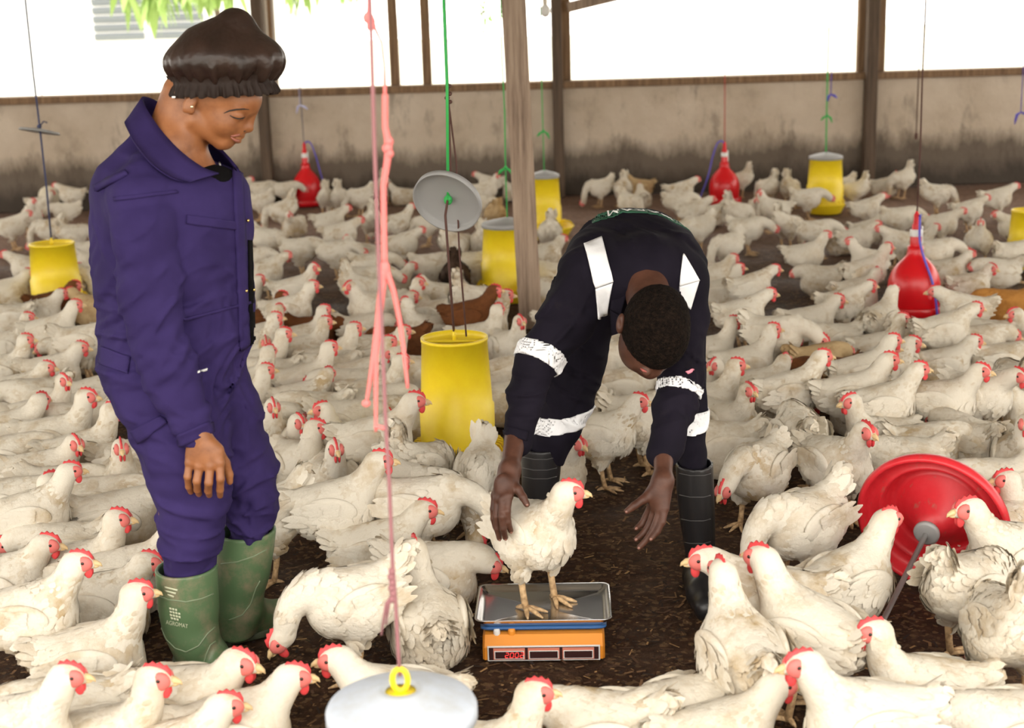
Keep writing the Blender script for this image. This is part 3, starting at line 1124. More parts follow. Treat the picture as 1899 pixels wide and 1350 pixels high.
def feeder(px, py, label, h=0.50, R0=0.118, lid='grey_lid', cord='green_cord', cord_r=0.003, fins=36, hang=True, pan_r=0.180, sc=1.0, bow=True):
    """Tube feeder standing on a round pan; px, py: the middle of its foot."""
    g = at(px, py, 0)
    root = empty('tube_feeder', g)
    R1 = R0 * 1.14
    b = MB()
    b.lathe([(R1 * 1.02, 0.055), (R1 * 1.03, h * 0.5), (R1 * 0.985, h * 0.515), (R0 * 1.02, h - 0.012), (R0 * 1.045, h - 0.012), (R0 * 1.045, h), (R0 * 0.98, h), (R0 * 0.96, h - 0.02), (R1 * 0.93, 0.06)], 40)
    b.build('tube', M['yellow'], root)
    b = MB()
    b.lathe([(0.0, 0.006), (pan_r * 0.70, 0.006), (pan_r * 0.72, 0.0), (pan_r * 0.80, 0.012), (pan_r * 0.98, 0.075), (pan_r * 1.02, 0.085), (pan_r, 0.092), (pan_r * 0.95, 0.08), (pan_r * 0.78, 0.022), (0.0, 0.02)], 40)
    pan = b.build('pan', M['yellow'], root)
    for i in range(fins):
        a = 2 * math.pi * i / fins
        b = MB()
        p0 = Vector((math.cos(a), math.sin(a), 0))
        b.tube([p0 * pan_r * 0.99 + Vector((0, 0, 0.086)), p0 * (pan_r * .9) + Vector((0, 0, 0.115)), p0 * R1 * 1.0 + Vector((0, 0, 0.122))], 0.0032, 5)
        b.build('fin', M['yellow'], pan)
    b = MB(); b.lathe([(0.0, 0.001), (pan_r * 0.74, 0.001), (pan_r * 0.76, 0.012), (pan_r * 0.74, 0.014)], 32)
    b.build('foot', M['dark'], root)
    b = MB()
    b.box((0, 0, h - 0.016), (R0 * 0.97, 0.009, 0.005), bev=0.002)
    b.tube([(0, 0, h - 0.02), (0, 0, h + 0.03)], [0.008, 0.006], 8)
    b.build('cross_bar', M['yellow'], root)
    if lid:
        b = MB()
        lz = h + 0.012
        b.lathe([(0.0, lz + 0.026), (0.02, lz + 0.025), (R0 * 0.8, lz + 0.006), (R0 * 1.06, lz - 0.004), (R0 * 1.09, lz - 0.008), (R0 * 1.09, lz - 0.03), (R0 * 1.055, lz - 0.03), (R0 * 1.04, lz - 0.01), (0.0, lz + 0.018)], 40)
        b.build('lid', M[lid], root)
    if hang:
        b = MB()
        ht = h + (0.035 if lid else 0.03)
        b.tube([Vector((0, 0, ht - 0.012)), *[q - g for q in wavy(g + Vector((0, 0, ht)), to_roof(g), 9, 0.006, int(px))][1:]], cord_r, 6)
        b.build('cord', M[cord], root)
        if bow:
            b = MB()
            zb = h + 0.33
            for s in (-1, 1):
                b.tube([(0, 0, zb), (0.03 * s, 0, zb - 0.02), (0.045 * s, 0.01, zb - 0.05 - 0.01 * s)], [0.006, 0.010, 0.004], 6)
            b.ball((0, 0, zb), 0.011)
            b.build('knot', M[cord], root)
    return tag(root, label, 'feeder', 'yellow tube feeders')


F1 = feeder(852, 872, 'large lidless yellow tube feeder in the middle beside the bending person', h=0.52, R0=0.120, lid=None, hang=False, pan_r=0.185)
feeder(110, 582, 'yellow tube feeder at the left edge with blue cord', h=0.43, R0=0.125, lid=None, cord='navy_cord', cord_r=0.006, pan_r=0.185, fins=24, bow=False)
feeder(945, 556, 'lidded yellow tube feeder half hidden behind the leaning post', h=0.46, R0=0.140, cord_r=0.004, pan_r=0.2, fins=24)
feeder(1012, 440, 'lidded yellow tube feeder just right of the leaning post', h=0.47, R0=0.105, cord_r=0.004, pan_r=0.215, fins=20)
feeder(1529, 396, 'lidded yellow tube feeder near the right wall post', h=0.46, R0=0.125, cord_r=0.006, pan_r=0.165, fins=20)
feeder(1903, 496, 'yellow tube feeder cut by the right edge of the photo', h=0.37, R0=0.105, cord='navy_cord', lid=None, pan_r=0.17, fins=20, bow=False)

# cord with a tied lid above the middle feeder
g1 = F1.location.copy()
hk = g1 + Vector((0, 0, 0.55))
lid_c = atY(831, 371, g1.y - 0.02)
root = empty('hanging_lid', lid_c)
ax_ = (-(lid_c - Vector((0, 0, CAM_H)))).normalized()
# the hollow side looks at the camera, down and to the left
axis = (ax_ + Vector((-0.42, 0, -0.72))).normalized()
mtx = axis_mtx(Vector((0, 0, 0)), axis)
R_ = 0.125
b = MB(); b.lathe([(0.0, -0.012), (R_ * 0.9, -0.006), (R_ * 0.97, 0.0), (R_ * 0.99, 0.020), (R_ * 1.03, 0.020), (R_ * 1.02, -0.006), (R_ * 0.92, -0.014), (0.0, -0.022)], 48, mtx)
b.build('disc', M['grey_lid'], root)
b = MB(); b.ball((0, 0, 0), (0.016, 0.012, 0.018)); b.ball(mtx @ Vector((0.012, 0.012, 0.008)), 0.008)
b.build('knot', M['green_cord'], root)
b = MB()
p_up = atY(829, 160, g1.y - 0.01) - lid_c
b.tube([Vector((0, 0, 0.01)), p_up, to_roof(lid_c + p_up) - lid_c], [0.0055, 0.0055, 0.004], 7)
b.build('green_cord', M['green_cord'], root)
tag(root, 'grey round lid tilted on a green cord above the middle feeder', 'lid')
root = empty('feeder_cord', hk)
b = MB()
b.tube([Vector((0, 0, -0.02)), Vector((-0.006, -0.03, 0.20)), Vector((-0.012, -0.06, lid_c.z - hk.z - 0.05)), atY(836, 330, g1.y + 0.02) - hk, atY(831, 185, g1.y + 0.01) - hk], [0.0048] * 5, 7)
b.build('cord', M['brown_cord'], root)
b = MB()
b.tube([Vector((0.045, 0.0, -0.03)), Vector((0.03, 0.02, 0.3)), atY(846, 300, g1.y + 0.04) - hk, atY(831, 185, g1.y + 0.01) - hk], [0.0035] * 4, 7)
b.build('cord', M['brown_cord'], root)
b = MB()
q = atY(831, 170, g1.y + 0.01) - hk
for i in range(5): b.ball(q + Vector((0.004 * (-1) ** i, 0, 0.02 - i * 0.014)), (0.010, 0.009, 0.008))
b.tube([q, to_roof(hk + q) - hk], 0.0038, 6)
b.build('knot', M['brown_cord'], root)
tag(root, 'doubled brown cord holding the middle yellow feeder', 'cord')

# lid on the blue cord above the left feeder
fp = at(110, 582, 0)
lc = atY(86, 241, fp.y); lc.x = fp.x; lc = Vector((fp.x, fp.y, lc.z))
root = empty('hanging_lid', (lc.x, lc.y, lc.z))
b = MB(); b.lathe([(0.0, 0.012), (0.11, 0.0), (0.118, -0.012), (0.108, -0.012), (0.0, 0.002)], 36, Matrix.Rotation(0.16, 4, 'Y') @ Matrix.Rotation(-0.18, 4, 'X'))
b.build('disc', M['grey_lid'], root)
b = MB(); b.ball((0, 0, 0.02), 0.014); b.tube([(0, 0, 0.02), (0.03, 0, 0.05), (0.05, 0, 0.04)], 0.004, 6)
b.build('knot', M['navy_cord'], root)
tag(root, 'grey lid hanging on blue cord at the left edge', 'lid')


def drinker(px, py, label, sc=1.0, mt='red', top='red', cord='red_cord', tube=True, tside=1, z=0.0, Hs=1.0):
    g = at(px, py, 0)
    root = empty('bell_drinker', g)
    root.scale = (sc, sc, sc * Hs)
    b = MB()
    b.lathe([(0.0, 0.02), (0.10, 0.012), (0.150, 0.004), (0.160, 0.020), (0.163, 0.052), (0.158, 0.056), (0.150, 0.034), (0.132, 0.026), (0.0, 0.03)], 48)
    b.build('dish', M[mt], root)
    b = MB()
    b.lathe([(0.132, 0.026), (0.137, 0.06), (0.141, 0.10), (0.142, 0.135), (0.138, 0.172), (0.127, 0.207), (0.109, 0.238), (0.085, 0.264), (0.060, 0.286), (0.046, 0.303), (0.043, 0.325), (0.041, 0.345), (0.026, 0.347)], 48)
    b.build('bell', M[mt], root)
    b = MB()
    b.lathe([(0.030, 0.34), (0.030, 0.40), (0.024, 0.41), (0.024, 0.45), (0.018, 0.46), (0.016, 0.50), (0.004, 0.52)], 20)
    b.build('valve', M[top], root)
    b = MB(); b.lathe([(0.032, 0.395), (0.034, 0.40), (0.034, 0.425), (0.03, 0.43)], 20)
    b.box((0.03, 0, 0.40), (0.006, 0.008, 0.045), bev=0.002)
    b.build('collar', M['white_plastic'], root)
    if tube:
        b = MB()
        s = tside
        pts = [(0.018 * s, -0.01, 0.50), (0.004, -0.045, 0.50), (0.0, -0.06, 0.46), (0.0, -0.066, 0.38), (0.02, -0.09, 0.30), (0.055, -0.135, 0.20), (0.075, -0.15, 0.11), (0.085, -0.165, 0.02)] if s > 0 and sc > 0.95 else \
              [(0.0, 0, 0.50), (0.03 * s, 0, 0.53), (0.07 * s, 0, 0.51), (0.11 * s, 0.01, 0.40), (0.15 * s, 0.02, 0.22), (0.24 * s, 0.0, 0.03)]
        fine = []
        for i in range(len(pts) - 1):
            for k in range(4): fine.append(Vector(pts[i]).lerp(Vector(pts[i + 1]), k / 4))
        fine.append(Vector(pts[-1]))
        for _ in range(2):
            fine = [fine[0]] + [(fine[i - 1] + fine[i] * 2 + fine[i + 1]) / 4 for i in range(1, len(fine) - 1)] + [fine[-1]]
        b.tube(fine, 0.0065, 8)
        b.build('water_tube', M['blue'], root)
    b = MB()
    up = (to_roof(g) - g); up = Vector((up.x / sc, up.y / sc, up.z / (sc * Hs)))
    b.tube(wavy((0, 0, 0.51), up, 8, 0.004, int(px)), 0.0045, 6)
    b.build('cord', M[cord], root)
    return tag(root, label, 'drinker', 'bell drinkers')


drinker(1693, 583, 'red bell drinker with purple-blue tube down its front, right side', 1.0, cord='brown_cord', Hs=1.1)
drinker(571, 381, 'red bell drinker by the wall right of the bonneted person', 0.92, tside=1, Hs=1.2, cord='navy_cord')
drinker(1343, 378, 'red bell drinker by the wall above the bending person\'s shoulder', 0.92, tside=-1, Hs=1.12)
drinker(100, 389, 'cream bell drinker with yellow neck at the left edge', 1.05, mt='cream', top='yellow', cord='navy_cord', tside=-1, tube=False, Hs=0.93)

# ribbon scraps tied to distant cords
def scrap(px, py, Y, material, label, s=0.03):
    c = atY(px, py, Y)
    root = empty('ribbon_scrap', c)
    b = MB()
    b.tube([(0, 0, 0.0), (0, 0, roof_z(Y) - c.z)], 0.0035, 6); b.build('cord', material, root)
    b = MB()
    for k in range(3):
        a = k * 2.1
        b.tube([(0, 0, 0), (math.cos(a) * s, 0.01, -s * .4), (math.cos(a) * s * 1.7, 0.0, -s * (1 + .4 * k))], [0.006, 0.012, 0.004], 6)
    b.build('ribbon', material, root)
    return tag(root, label, 'ribbon')
M['lilac'] = mat('lilac_film', (0.55, 0.55, 0.80), 0.5)
scrap(556, 195, 12.9, M['lilac'], 'pale lilac ribbon scrap tied above the left red drinker', 0.04)
scrap(1541, 175, 11.5, M['blue'], 'small blue ribbon scrap beside the right green cord', 0.03)
scrap(1893, 208, 11.0, M['blue'], 'blue ribbon scrap at the right edge by the wall', 0.05)
c = atY(1699, 252, 11.0)
b = MB(); b.ball((0, 0, 0), (0.012, 0.012, 0.03)); b.tube([(0, 0, 0), (0, 0, roof_z(11.0) - c.z)], 0.0045, 6)
o = b.build('hook_cord', M['brown_cord']); o.location = c
tag(o, 'thin dark cord with a hook hanging before the right wall', 'cord')

# light bulb under the eaves
c = atY(1011, 20, 12.6)
root = empty('light_bulb', c)
b = MB(); b.ball((0, 0, 0), (0.046, 0.046, 0.055), None, 16, 12); b.build('globe', M['white_plastic'], root)
b = MB(); b.lathe([(0.018, 0.045), (0.022, 0.06), (0.022, 0.10), (0.0, 0.11)], 14); b.tube([(0, 0, 0.1), (0, 0, roof_z(12.6) - c.z)], 0.004, 6)
b.build('holder', M['pale_wood'], root)
tag(root, 'round white light bulb hanging left of the wall post', 'bulb')

# pale slanting strut under the eaves
p0 = atY(1052, 14, WALL_Y - 0.1); p1 = atY(1420, -75, WALL_Y - 0.1)
b = MB(); R_ = Matrix.Rotation(-math.atan2(p1.z - p0.z, p1.x - p0.x), 3, 'Y')
b.box((p1 - p0) / 2, ((p1 - p0).length / 2, 0.03, 0.045), R_)
o = b.build('roof_strut', M['post'], smooth=False); o.location = p0
tag(o, 'pale slanting roof strut at the top edge right of the wall post', 'strut')

# foreground feeder: only its lid and hook rise into the picture
lz = 0.485
lc = at(744, 1300, lz)
g = Vector((lc.x, lc.y, 0))
root = empty('tube_feeder', g)
Rl = 0.134
b = MB()
b.lathe([(0.028, lz + 0.020), (0.034, lz + 0.027), (0.045, lz + 0.024), (Rl * 0.55, lz + 0.016), (Rl * 0.92, lz), (Rl * 1.0, lz - 0.006), (Rl * 1.03, lz - 0.014), (Rl * 1.03, lz - 0.034), (Rl * 0.99, lz - 0.034), (Rl * 0.96, lz - 0.012), (0.028, lz + 0.012)], 56)
b.build('lid', M['pale_lid'], root)
b = MB()
b.lathe([(0.138, 0.055), (0.138, 0.25), (0.126, 0.27), (0.124, lz - 0.03), (0.118, lz - 0.03), (0.128, 0.07)], 40)
b.build('tube', M['yellow'], root)
b = MB(); b.lathe([(0, 0.004), (0.13, 0.0), (0.18, 0.07), (0.185, 0.085), (0.178, 0.085), (0.13, 0.02), (0, 0.02)], 40)
b.build('pan', M['yellow'], root)
b = MB()
b.lathe([(0.0, lz + 0.012), (0.030, lz + 0.012), (0.031, lz + 0.019), (0.0, lz + 0.019)], 24)
b.box((0, 0, lz - 0.012), (0.12, 0.010, 0.005))
ring = [Vector((math.cos(a) * 0.014, 0, lz + 0.042 + math.sin(a) * 0.022)) for a in [2 * math.pi * i / 14 for i in range(15)]]
b.tube(ring, 0.0055, 8, cap=False)
b.build('hook', M['yellow'], root)
tag(root, 'feeder in the foreground seen from above, pale grey lid and yellow hook', 'feeder', 'yellow tube feeders')
Yf = g.y
root2 = empty('feeder_cord', (g.x, g.y, lz + 0.05))
o0 = Vector((g.x, g.y, lz + 0.05))
pts = [Vector((0, 0, 0.0))]
for px, py in ((738, 1200), (733, 1110), (728, 1050), (722, 900), (716, 800), (709, 640), (702, 480), (694, 260), (688, 60), (684, -60)):
    pts.append(atY(px, py, Yf) - o0)
last = pts[-1] + o0
pts.append(to_roof(last) - o0)
fine = []
rr = random.Random(5)
b = MB(); b.tube(pts, [0.0036] * len(pts), 7); b.build('cord', M['mauve_cord'], root2)
b = MB()
k = atY(727, 1085, Yf) - o0
for i in range(6): b.ball(k + Vector((0.001 * (-1) ** i, 0, 0.026 - i * 0.0105)), (0.0065, 0.0065, 0.0075))
for sx, L_ in ((-1, 0.075), (-0.6, 0.055)):
    b.tube([k + Vector((0, 0, -0.02)), k + Vector((0.012 * sx, 0, -0.035)), k + Vector((0.024 * sx, 0, -0.02 - L_))], [0.0035, 0.003, 0.002], 6)
b.build('knot', M['mauve_cord'], root2)
tag(root2, 'knotted mauve cord rising from the pale foreground lid', 'cord')

# pink rope beside it
Yp = Yf + 0.12
base = atY(712, 480, Yp)
root = empty('pink_rope', base)
def pk(px, py, dy=0.0): return atY(px, py, Yp + dy) - base
def strand(mb, pts, r):
    fine = []
    for i in range(len(pts) - 1):
        for kk in range(5):
            fine.append(Vector(pts[i]).lerp(Vector(pts[i + 1]), kk / 5))
    fine.append(Vector(pts[-1]))
    mb.tube(fine, r if isinstance(r, (int, float)) else list(np.interp(np.linspace(0, 1, len(fine)), np.linspace(0, 1, len(r)), r)), 7)
b = MB()
strand(b, [pk(713, 490), pk(712, 420), pk(711, 345), pk(718, 300), pk(721, 268), pk(714, 235), pk(714, 175)], [0.0058, 0.0055, 0.0055, 0.0065, 0.007, 0.0055, 0.0055])
strand(b, [pk(714, 178), pk(713, 125), pk(708, 80), pk(695, 52), pk(684, 45)], [0.0035, 0.0022, 0.0022, 0.003, 0.004])
strand(b, [pk(684, 48), pk(684, 0), pk(683, -60)], [0.004, 0.0035, 0.003])
tp = pk(683, -60)
b.tube([tp, to_roof(base + tp) - base], 0.003, 6)
b.build('strand', M['pink_rope'], root)
b = MB()
for px, py, r in ((684, 20, 0.004), (681, 33, 0.0075), (686, 42, 0.006), (692, 48, 0.0055), (685, 50, 0.005)): b.ball(pk(px, py), (r, r, r * 1.3))
strand(b, [pk(681, 20), pk(690, 28), pk(695, 40), pk(688, 48)], 0.0022)
b.build('knot', M['pink_rope'], root)
b = MB()
for px, py, r in ((721, 262, 0.0085), (718, 275, 0.009), (722, 285, 0.008)): b.ball(pk(px, py), (r, r, r))
b.build('knot', M['pink_rope'], root)
b = MB()
b.ball(pk(714, 498), (0.009, 0.008, 0.016))
b.build('knot', M['pink_rope'], root)
for pts, r in (([pk(712, 500), pk(706, 545), pk(700, 600), pk(690, 680), pk(679, 750)], [0.008, 0.0065, 0.0055, 0.0045, 0.003]),
               ([pk(710, 520), pk(703, 590), pk(697, 660), pk(697, 730), pk(697, 800)], [0.007, 0.006, 0.0048, 0.004, 0.003]),
               ([pk(716, 500), pk(730, 540), pk(742, 600), pk(750, 660), pk(756, 720)], [0.006, 0.005, 0.0045, 0.004, 0.003])):
    b = MB(); strand(b, pts, r); b.build('tail_end', M['pink_rope'], root)
b = MB(); b.ball(pk(679, 748), (0.008, 0.006, 0.007)); strand(b, [pk(694, 790), pk(706, 792), pk(716, 796)], 0.004)
b.build('fray', M['pink_rope'], root)
tag(root, 'bright pink rope with knots and frayed split ends', 'rope')

# ------------------------------------------------------------------ the overturned red drinker on the right
cpx = (1728, 970)
vray = ray(*cpx).normalized()
right = CAM_R @ Vector((1, 0, 0)); upv = CAM_R @ Vector((0, 1, 0))
th_ = math.radians(36)
axis = (-vray * math.cos(th_) + (right * -0.46 + upv * -0.885) * math.sin(th_)).normalized()
RIM = 0.212
nz = math.sqrt(max(0, 1 - axis.z ** 2)) * RIM
zc_ = nz + 0.012
rc = at(*cpx, zc_)
mt_ = axis_mtx(Vector((0, 0, 0)), axis)
root = empty('upturned_drinker', (rc.x, rc.y, rc.z))
b = MB()
b.lathe([(RIM * 0.985, -0.030), (RIM * 1.03, -0.020), (RIM * 1.045, -0.004), (RIM * 1.025, 0.010), (RIM * 0.985, 0.014), (RIM * 0.955, 0.006), (RIM * 0.94, -0.020), (RIM * 0.90, -0.034), (RIM * 0.83, -0.036), (RIM * 0.78, -0.030), (RIM * 0.755, -0.028), (RIM * 0.72, -0.050), (RIM * 0.68, -0.076), (RIM * 0.62, -0.084), (RIM * 0.55, -0.074), (RIM * 0.38, -0.030), (RIM * 0.22, 0.016), (0.030, 0.044), (0.0, 0.046)], 72, mt_)
b.lathe([(RIM * 0.985, -0.030), (RIM * 0.90, -0.055), (RIM * 0.74, -0.075), (RIM * 0.70, -0.11), (RIM * 0.60, -0.15), (RIM * 0.46, -0.20), (RIM * 0.28, -0.24), (0.045, -0.255), (0.04, -0.29), (0.0, -0.292)], 64, mt_)
b.build('dish', M['red_dull'], root)
b = MB(); b.lathe([(0.0, 0.064), (0.030, 0.064), (0.037, 0.060), (0.037, 0.050), (0.030, 0.046), (0.0, 0.046)], 36, mt_)
b.build('washer', M['rod'], root)
ap = mt_ @ Vector((0, 0, 0.055))
rend = at(1619, 1188, 0.012) - rc
b = MB()
b.tube([ap, ap.lerp(rend, 0.86), ap.lerp(rend, 0.861), ap.lerp(rend, 0.985), rend], [0.0078, 0.0078, 0.0098, 0.0098, 0.007], 12)
b.build('rod', M['rod'], root)
tag(root, 'overturned worn red drinker with its steel rod on the litter', 'drinker')

# ------------------------------------------------------------------ weighing scale
TZ = 0.112
tc_ = at(1008, 1118, TZ)
root = empty('weighing_scale', (tc_.x, tc_.y, 0), math.radians(-2.2))
TW, TD = 0.182, 0.125
# tray: rounded rectangle pan, steel with a lip
def rrect(hx, hy, r, z, n=6):
    out = []
    for cx_, cy_, a0 in ((hx - r, hy - r, 0), (-hx + r, hy - r, 90), (-hx + r, -hy + r, 180), (hx - r, -hy + r, 270)):
        for i in range(n + 1):
            a = math.radians(a0 + 90 * i / n)
            out.append((cx_ + math.cos(a) * r, cy_ + math.sin(a) * r, z))
    return out
def ringloft(mb, rings, close_last=True, close_first=False):
    n = len(rings[0]); V = []
    for r in rings: V += r
    Q = []
    for i in range(len(rings) - 1):
        for k_ in range(n):
            k2 = (k_ + 1) % n
            Q.append((i * n + k_, i * n + k2, (i + 1) * n + k2, (i + 1) * n + k_))
    T = []
    for flag, i in ((close_last, len(rings) - 1), (close_first, 0)):
        if flag:
            c = len(V); z = rings[i][0][2]
            V.append((0, sum(p[1] for p in rings[i]) / n, z))
            for k_ in range(n): T.append((c, i * n + k_, i * n + (k_ + 1) % n))
    mb.add(V, Q, T)
b = MB()
ringloft(b, [rrect(TW - 0.022, TD - 0.022, 0.012, TZ - 0.020), rrect(TW - 0.004, TD - 0.004, 0.018, TZ - 0.004), rrect(TW, TD, 0.022, TZ + 0.002), rrect(TW + 0.002, TD + 0.002, 0.022, TZ + 0.005), rrect(TW - 0.004, TD - 0.004, 0.018, TZ + 0.004), rrect(TW - 0.012, TD - 0.012, 0.014, TZ - 0.006), rrect(TW - 0.024, TD - 0.024, 0.010, TZ - 0.014)])
tray = b.build('tray', M['steel'], root)
b = MB(); ringloft(b, [rrect(TW - 0.030, TD - 0.030, 0.014, TZ - 0.036), rrect(TW - 0.012, TD - 0.012, 0.018, TZ - 0.026), rrect(TW - 0.014, TD - 0.014, 0.018, TZ - 0.022)], True, True)
b.build('tray_support', M['blue_plastic'], root)
# housing: orange body with sloping front
b = MB()
hx = 0.163
prof = [(-0.125, 0.004), (-0.138, 0.010), (-0.142, 0.048), (-0.118, 0.074), (0.115, 0.078), (0.125, 0.070), (0.128, 0.004)]
V = []
for x, ins in ((-hx, 0.006), (-hx + 0.006, 0), (hx - 0.006, 0), (hx, 0.006)):
    for y, z in prof:
        V.append((x, y + (ins if y < 0 else -ins), max(0.004, z - (ins if z > 0.03 else -0))))
n_ = len(prof); Q = []
for i in range(3):
    for k_ in range(n_):
        k2 = (k_ + 1) % n_
        Q.append((i * n_ + k_, (i + 1) * n_ + k_, (i + 1) * n_ + k2, i * n_ + k2))
T = []
for i in (0, 3):
    c = len(V); V.append((V[i * n_][0], 0, 0.03))
    for k_ in range(n_): T.append((c, i * n_ + k_, i * n_ + (k_ + 1) % n_))
b.add(V, Q, T)
b.build('housing', M['orange'], root, smooth=False)
for sx in (-1, 1):
    for sy in (-1, 1):
        b = MB(); b.lathe([(0, -0.004), (0.012, -0.004), (0.013, 0.006), (0, 0.008)], 14); o = b.build('foot', M['dark'], root); o.location = (0.13 * sx, 0.10 * sy, 0.004)
# front panel with three displays
pt_ = math.atan2(0.004, 0.038)
Rp = Matrix.Rotation(pt_, 3, 'X')
pc = Vector((0, -0.1412, 0.030))
b = MB(); b.box(pc + Vector((0, 0.0, 0)), (0.150, 0.0018, 0.0225), Rp, 0.0008); panel = b.build('front_panel', M['white_plastic'], root, False)
b = MB(); b.box(pc + Vector((0, -0.0016, 0)), (0.146, 0.0012, 0.0188), Rp); b.build('panel_inlay', M['screen'], panel, False)
M['panel_red'] = mat('panel_red', (0.75, 0.25, 0.17), 0.5)
xs = (-0.092, 0.0, 0.092)
for x in xs:
    b = MB(); b.box(pc + Vector((x, -0.0028, 0)), (0.042, 0.0010, 0.0172), Rp); b.build('display_frame', M['panel_red'], panel, False)
    b = MB(); b.box(pc + Vector((x, -0.0036, -0.0028)), (0.0395, 0.0010, 0.0122), Rp); b.build('display_border', M['white_plastic'], panel, False)
    b = MB(); b.box(pc + Vector((x, -0.0044, -0.0028)), (0.037, 0.0010, 0.0100), Rp); b.build('display', M['screen'], panel, False)
SEG = {'0': 'abcdef', '2': 'abged'}
def digit(ch, x, z, dot=False):
    b = MB(); w, h = 0.0042, 0.0070
    ps = {'a': ((0, h), 1), 'g': ((0, 0), 1), 'd': ((0, -h), 1), 'b': ((w, h / 2), 0), 'c': ((w, -h / 2), 0), 'f': ((-w, h / 2), 0), 'e': ((-w, -h / 2), 0)}
    for s in SEG[ch]:
        (sx, sz), hor = ps[s]
        b.box(Vector((x + sx + sz * 0.14, -0.1470, z + sz)), (0.0034, 0.0006, 0.0009) if hor else (0.0009, 0.0006, 0.0027))
    if dot: b.box(Vector((x + 0.0072, -0.1470, z - h)), (0.0010, 0.0006, 0.0010))
    return b.build('digit', M['led'], panel, False)
for i, ch in enumerate('2002'):
    digit(ch, -0.098 + i * 0.0132, pc.z - 0.0028, i == 0)
for x, r, mt2 in ((-0.125, 0.009, 'white_plastic'), (-0.085, 0.010, 'orange')):
    b = MB(); b.lathe([(0, 0.010), (r * .8, 0.010), (r, 0.006), (r, -0.006)], 16); o = b.build('knob', M[mt2], root); o.location = (x, -0.112, 0.078)
tag(root, 'orange electronic scale with steel tray and red digits', 'scale')
SCALE_ROOT = root
# ------------------------------------------------------------------ people
from mathutils.bvhtree import BVHTree

M['skin_w'] = mat('brown_skin', (0.33, 0.135, 0.055), 0.48, sss=0.06)
_t = NT(M['skin_w']); _v = _t.coord()
_t.color(_t.ramp(_t.noise(_v, 28, 4, 0.6), [(0.3, (0.20, 0.070, 0.024)), (0.6, (0.29, 0.110, 0.040))]))
_t.bump(_t.noise(_v, 160, 3), 0.12, 0.002)
M['skin_m'] = mat('dark_skin', (0.115, 0.045, 0.028), 0.5, spec=0.35)
_t = NT(M['skin_m']); _v = _t.coord()
_t.color(_t.ramp(_t.noise(_v, 24, 4, 0.6), [(0.3, (0.052, 0.019, 0.011)), (0.65, (0.088, 0.035, 0.021))]))
_t.bump(_t.noise(_v, 170, 3), 0.15, 0.002)
M['nail'] = mat('nail', (0.24, 0.11, 0.08), 0.4)
M['lip_w'] = mat('lip', (0.30, 0.10, 0.07), 0.4)
M['dark_hair'] = mat('dark_lash', (0.012, 0.008, 0.007), 0.6)
M['earring'] = mat('earring', (0.9, 0.75, 0.5), 0.2, metal=0.8)


def cloth_mat(name, c0, c1, dust=None):
    m = mat(name, c0, 0.85, spec=0.12)
    t = NT(m); v = t.coord()
    n = t.noise(v, 6, 5, 0.6)
    c = t.ramp(n, [(0.3, c0), (0.7, c1)])
    if dust:
        d = t.noise(v, 11, 6, 0.7)
        c = t.mix(t.math('MULTIPLY', t.sep(t.ramp(d, [(0.60, (0, 0, 0)), (0.78, (1, 1, 1))]))[0], 0.5), c, dust)
    t.color(c)
    w = t.n('ShaderNodeTexWave'); w.inputs['Scale'].default_value = 190; w.inputs['Distortion'].default_value = 1.5
    t.l(v, w.inputs['Vector'])
    t.bump(t.math('ADD', t.math('MULTIPLY', w.outputs['Fac'], 0.25), t.noise(v, 60, 3)), 0.25, 0.002)
    return m


M['indigo'] = cloth_mat('indigo_drill', (0.024, 0.0150, 0.068), (0.037, 0.0240, 0.102))
M['black_drill'] = cloth_mat('black_navy_drill', (0.0060, 0.0046, 0.0088), (0.0105, 0.0080, 0.0150), (0.026, 0.021, 0.019))
M['black_shirt'] = mat('black_shirt', (0.006, 0.0055, 0.006), 0.9, spec=0.05)
M['reflective'] = mat('reflective_tape', (0.86, 0.86, 0.88), 0.35)
_t = NT(M['reflective']); _t.bump(_t.noise(_t.coord((1, 1, 1)), 45, 4, 0.7), 0.5, 0.004)
M['gold'] = mat('brass_snap', (0.75, 0.55, 0.2), 0.3, metal=1.0)
M['bonnet'] = mat('brown_satin', (0.036, 0.020, 0.015), 0.38, spec=0.4)
_t = NT(M['bonnet']); _v = _t.coord()
_vo = _t.n('ShaderNodeTexVoronoi'); _vo.inputs['Scale'].default_value = 95
_t.l(_v, _vo.inputs['Vector'])
_t.bump(_t.math('ADD', _t.math('MULTIPLY', _vo.outputs['Distance'], 0.25), _t.math('MULTIPLY', _t.noise(_v, 15, 2), 3.0)), 0.35, 0.006)
_t.color(_t.ramp(_t.noise(_v, 14, 3), [(0.35, (0.020, 0.0105, 0.0075)), (0.7, (0.038, 0.020, 0.0145))]))
M['hair'] = mat('black_hair', (0.013, 0.0085, 0.006), 0.9, spec=0.08)
_t = NT(M['hair']); _v = _t.coord()
_vo = _t.n('ShaderNodeTexVoronoi'); _vo.inputs['Scale'].default_value = 230
_t.l(_v, _vo.inputs['Vector'])
_t.bump(_vo.outputs['Distance'], 1.0, 0.006)
_t.color(_t.ramp(_t.noise(_v, 90, 3), [(0.4, (0.0065, 0.0042, 0.003)), (0.75, (0.020, 0.012, 0.008))]))
M['green_boot'] = mat('green_rubber', (0.095, 0.145, 0.072), 0.42)
_t = NT(M['green_boot']); _v = _t.coord()
_n = _t.noise(_v, 9, 6, 0.7)
_t.color(_t.mix(_t.math('MULTIPLY', _t.sep(_t.ramp(_n, [(0.50, (0, 0, 0)), (0.68, (1, 1, 1))]))[0], 0.75), (0.085, 0.145, 0.068), (0.26, 0.20, 0.135)))
M['boot_sole'] = mat('boot_sole', (0.07, 0.085, 0.05), 0.6)
M['boot_print'] = mat('pale_print', (0.52, 0.54, 0.38), 0.6)
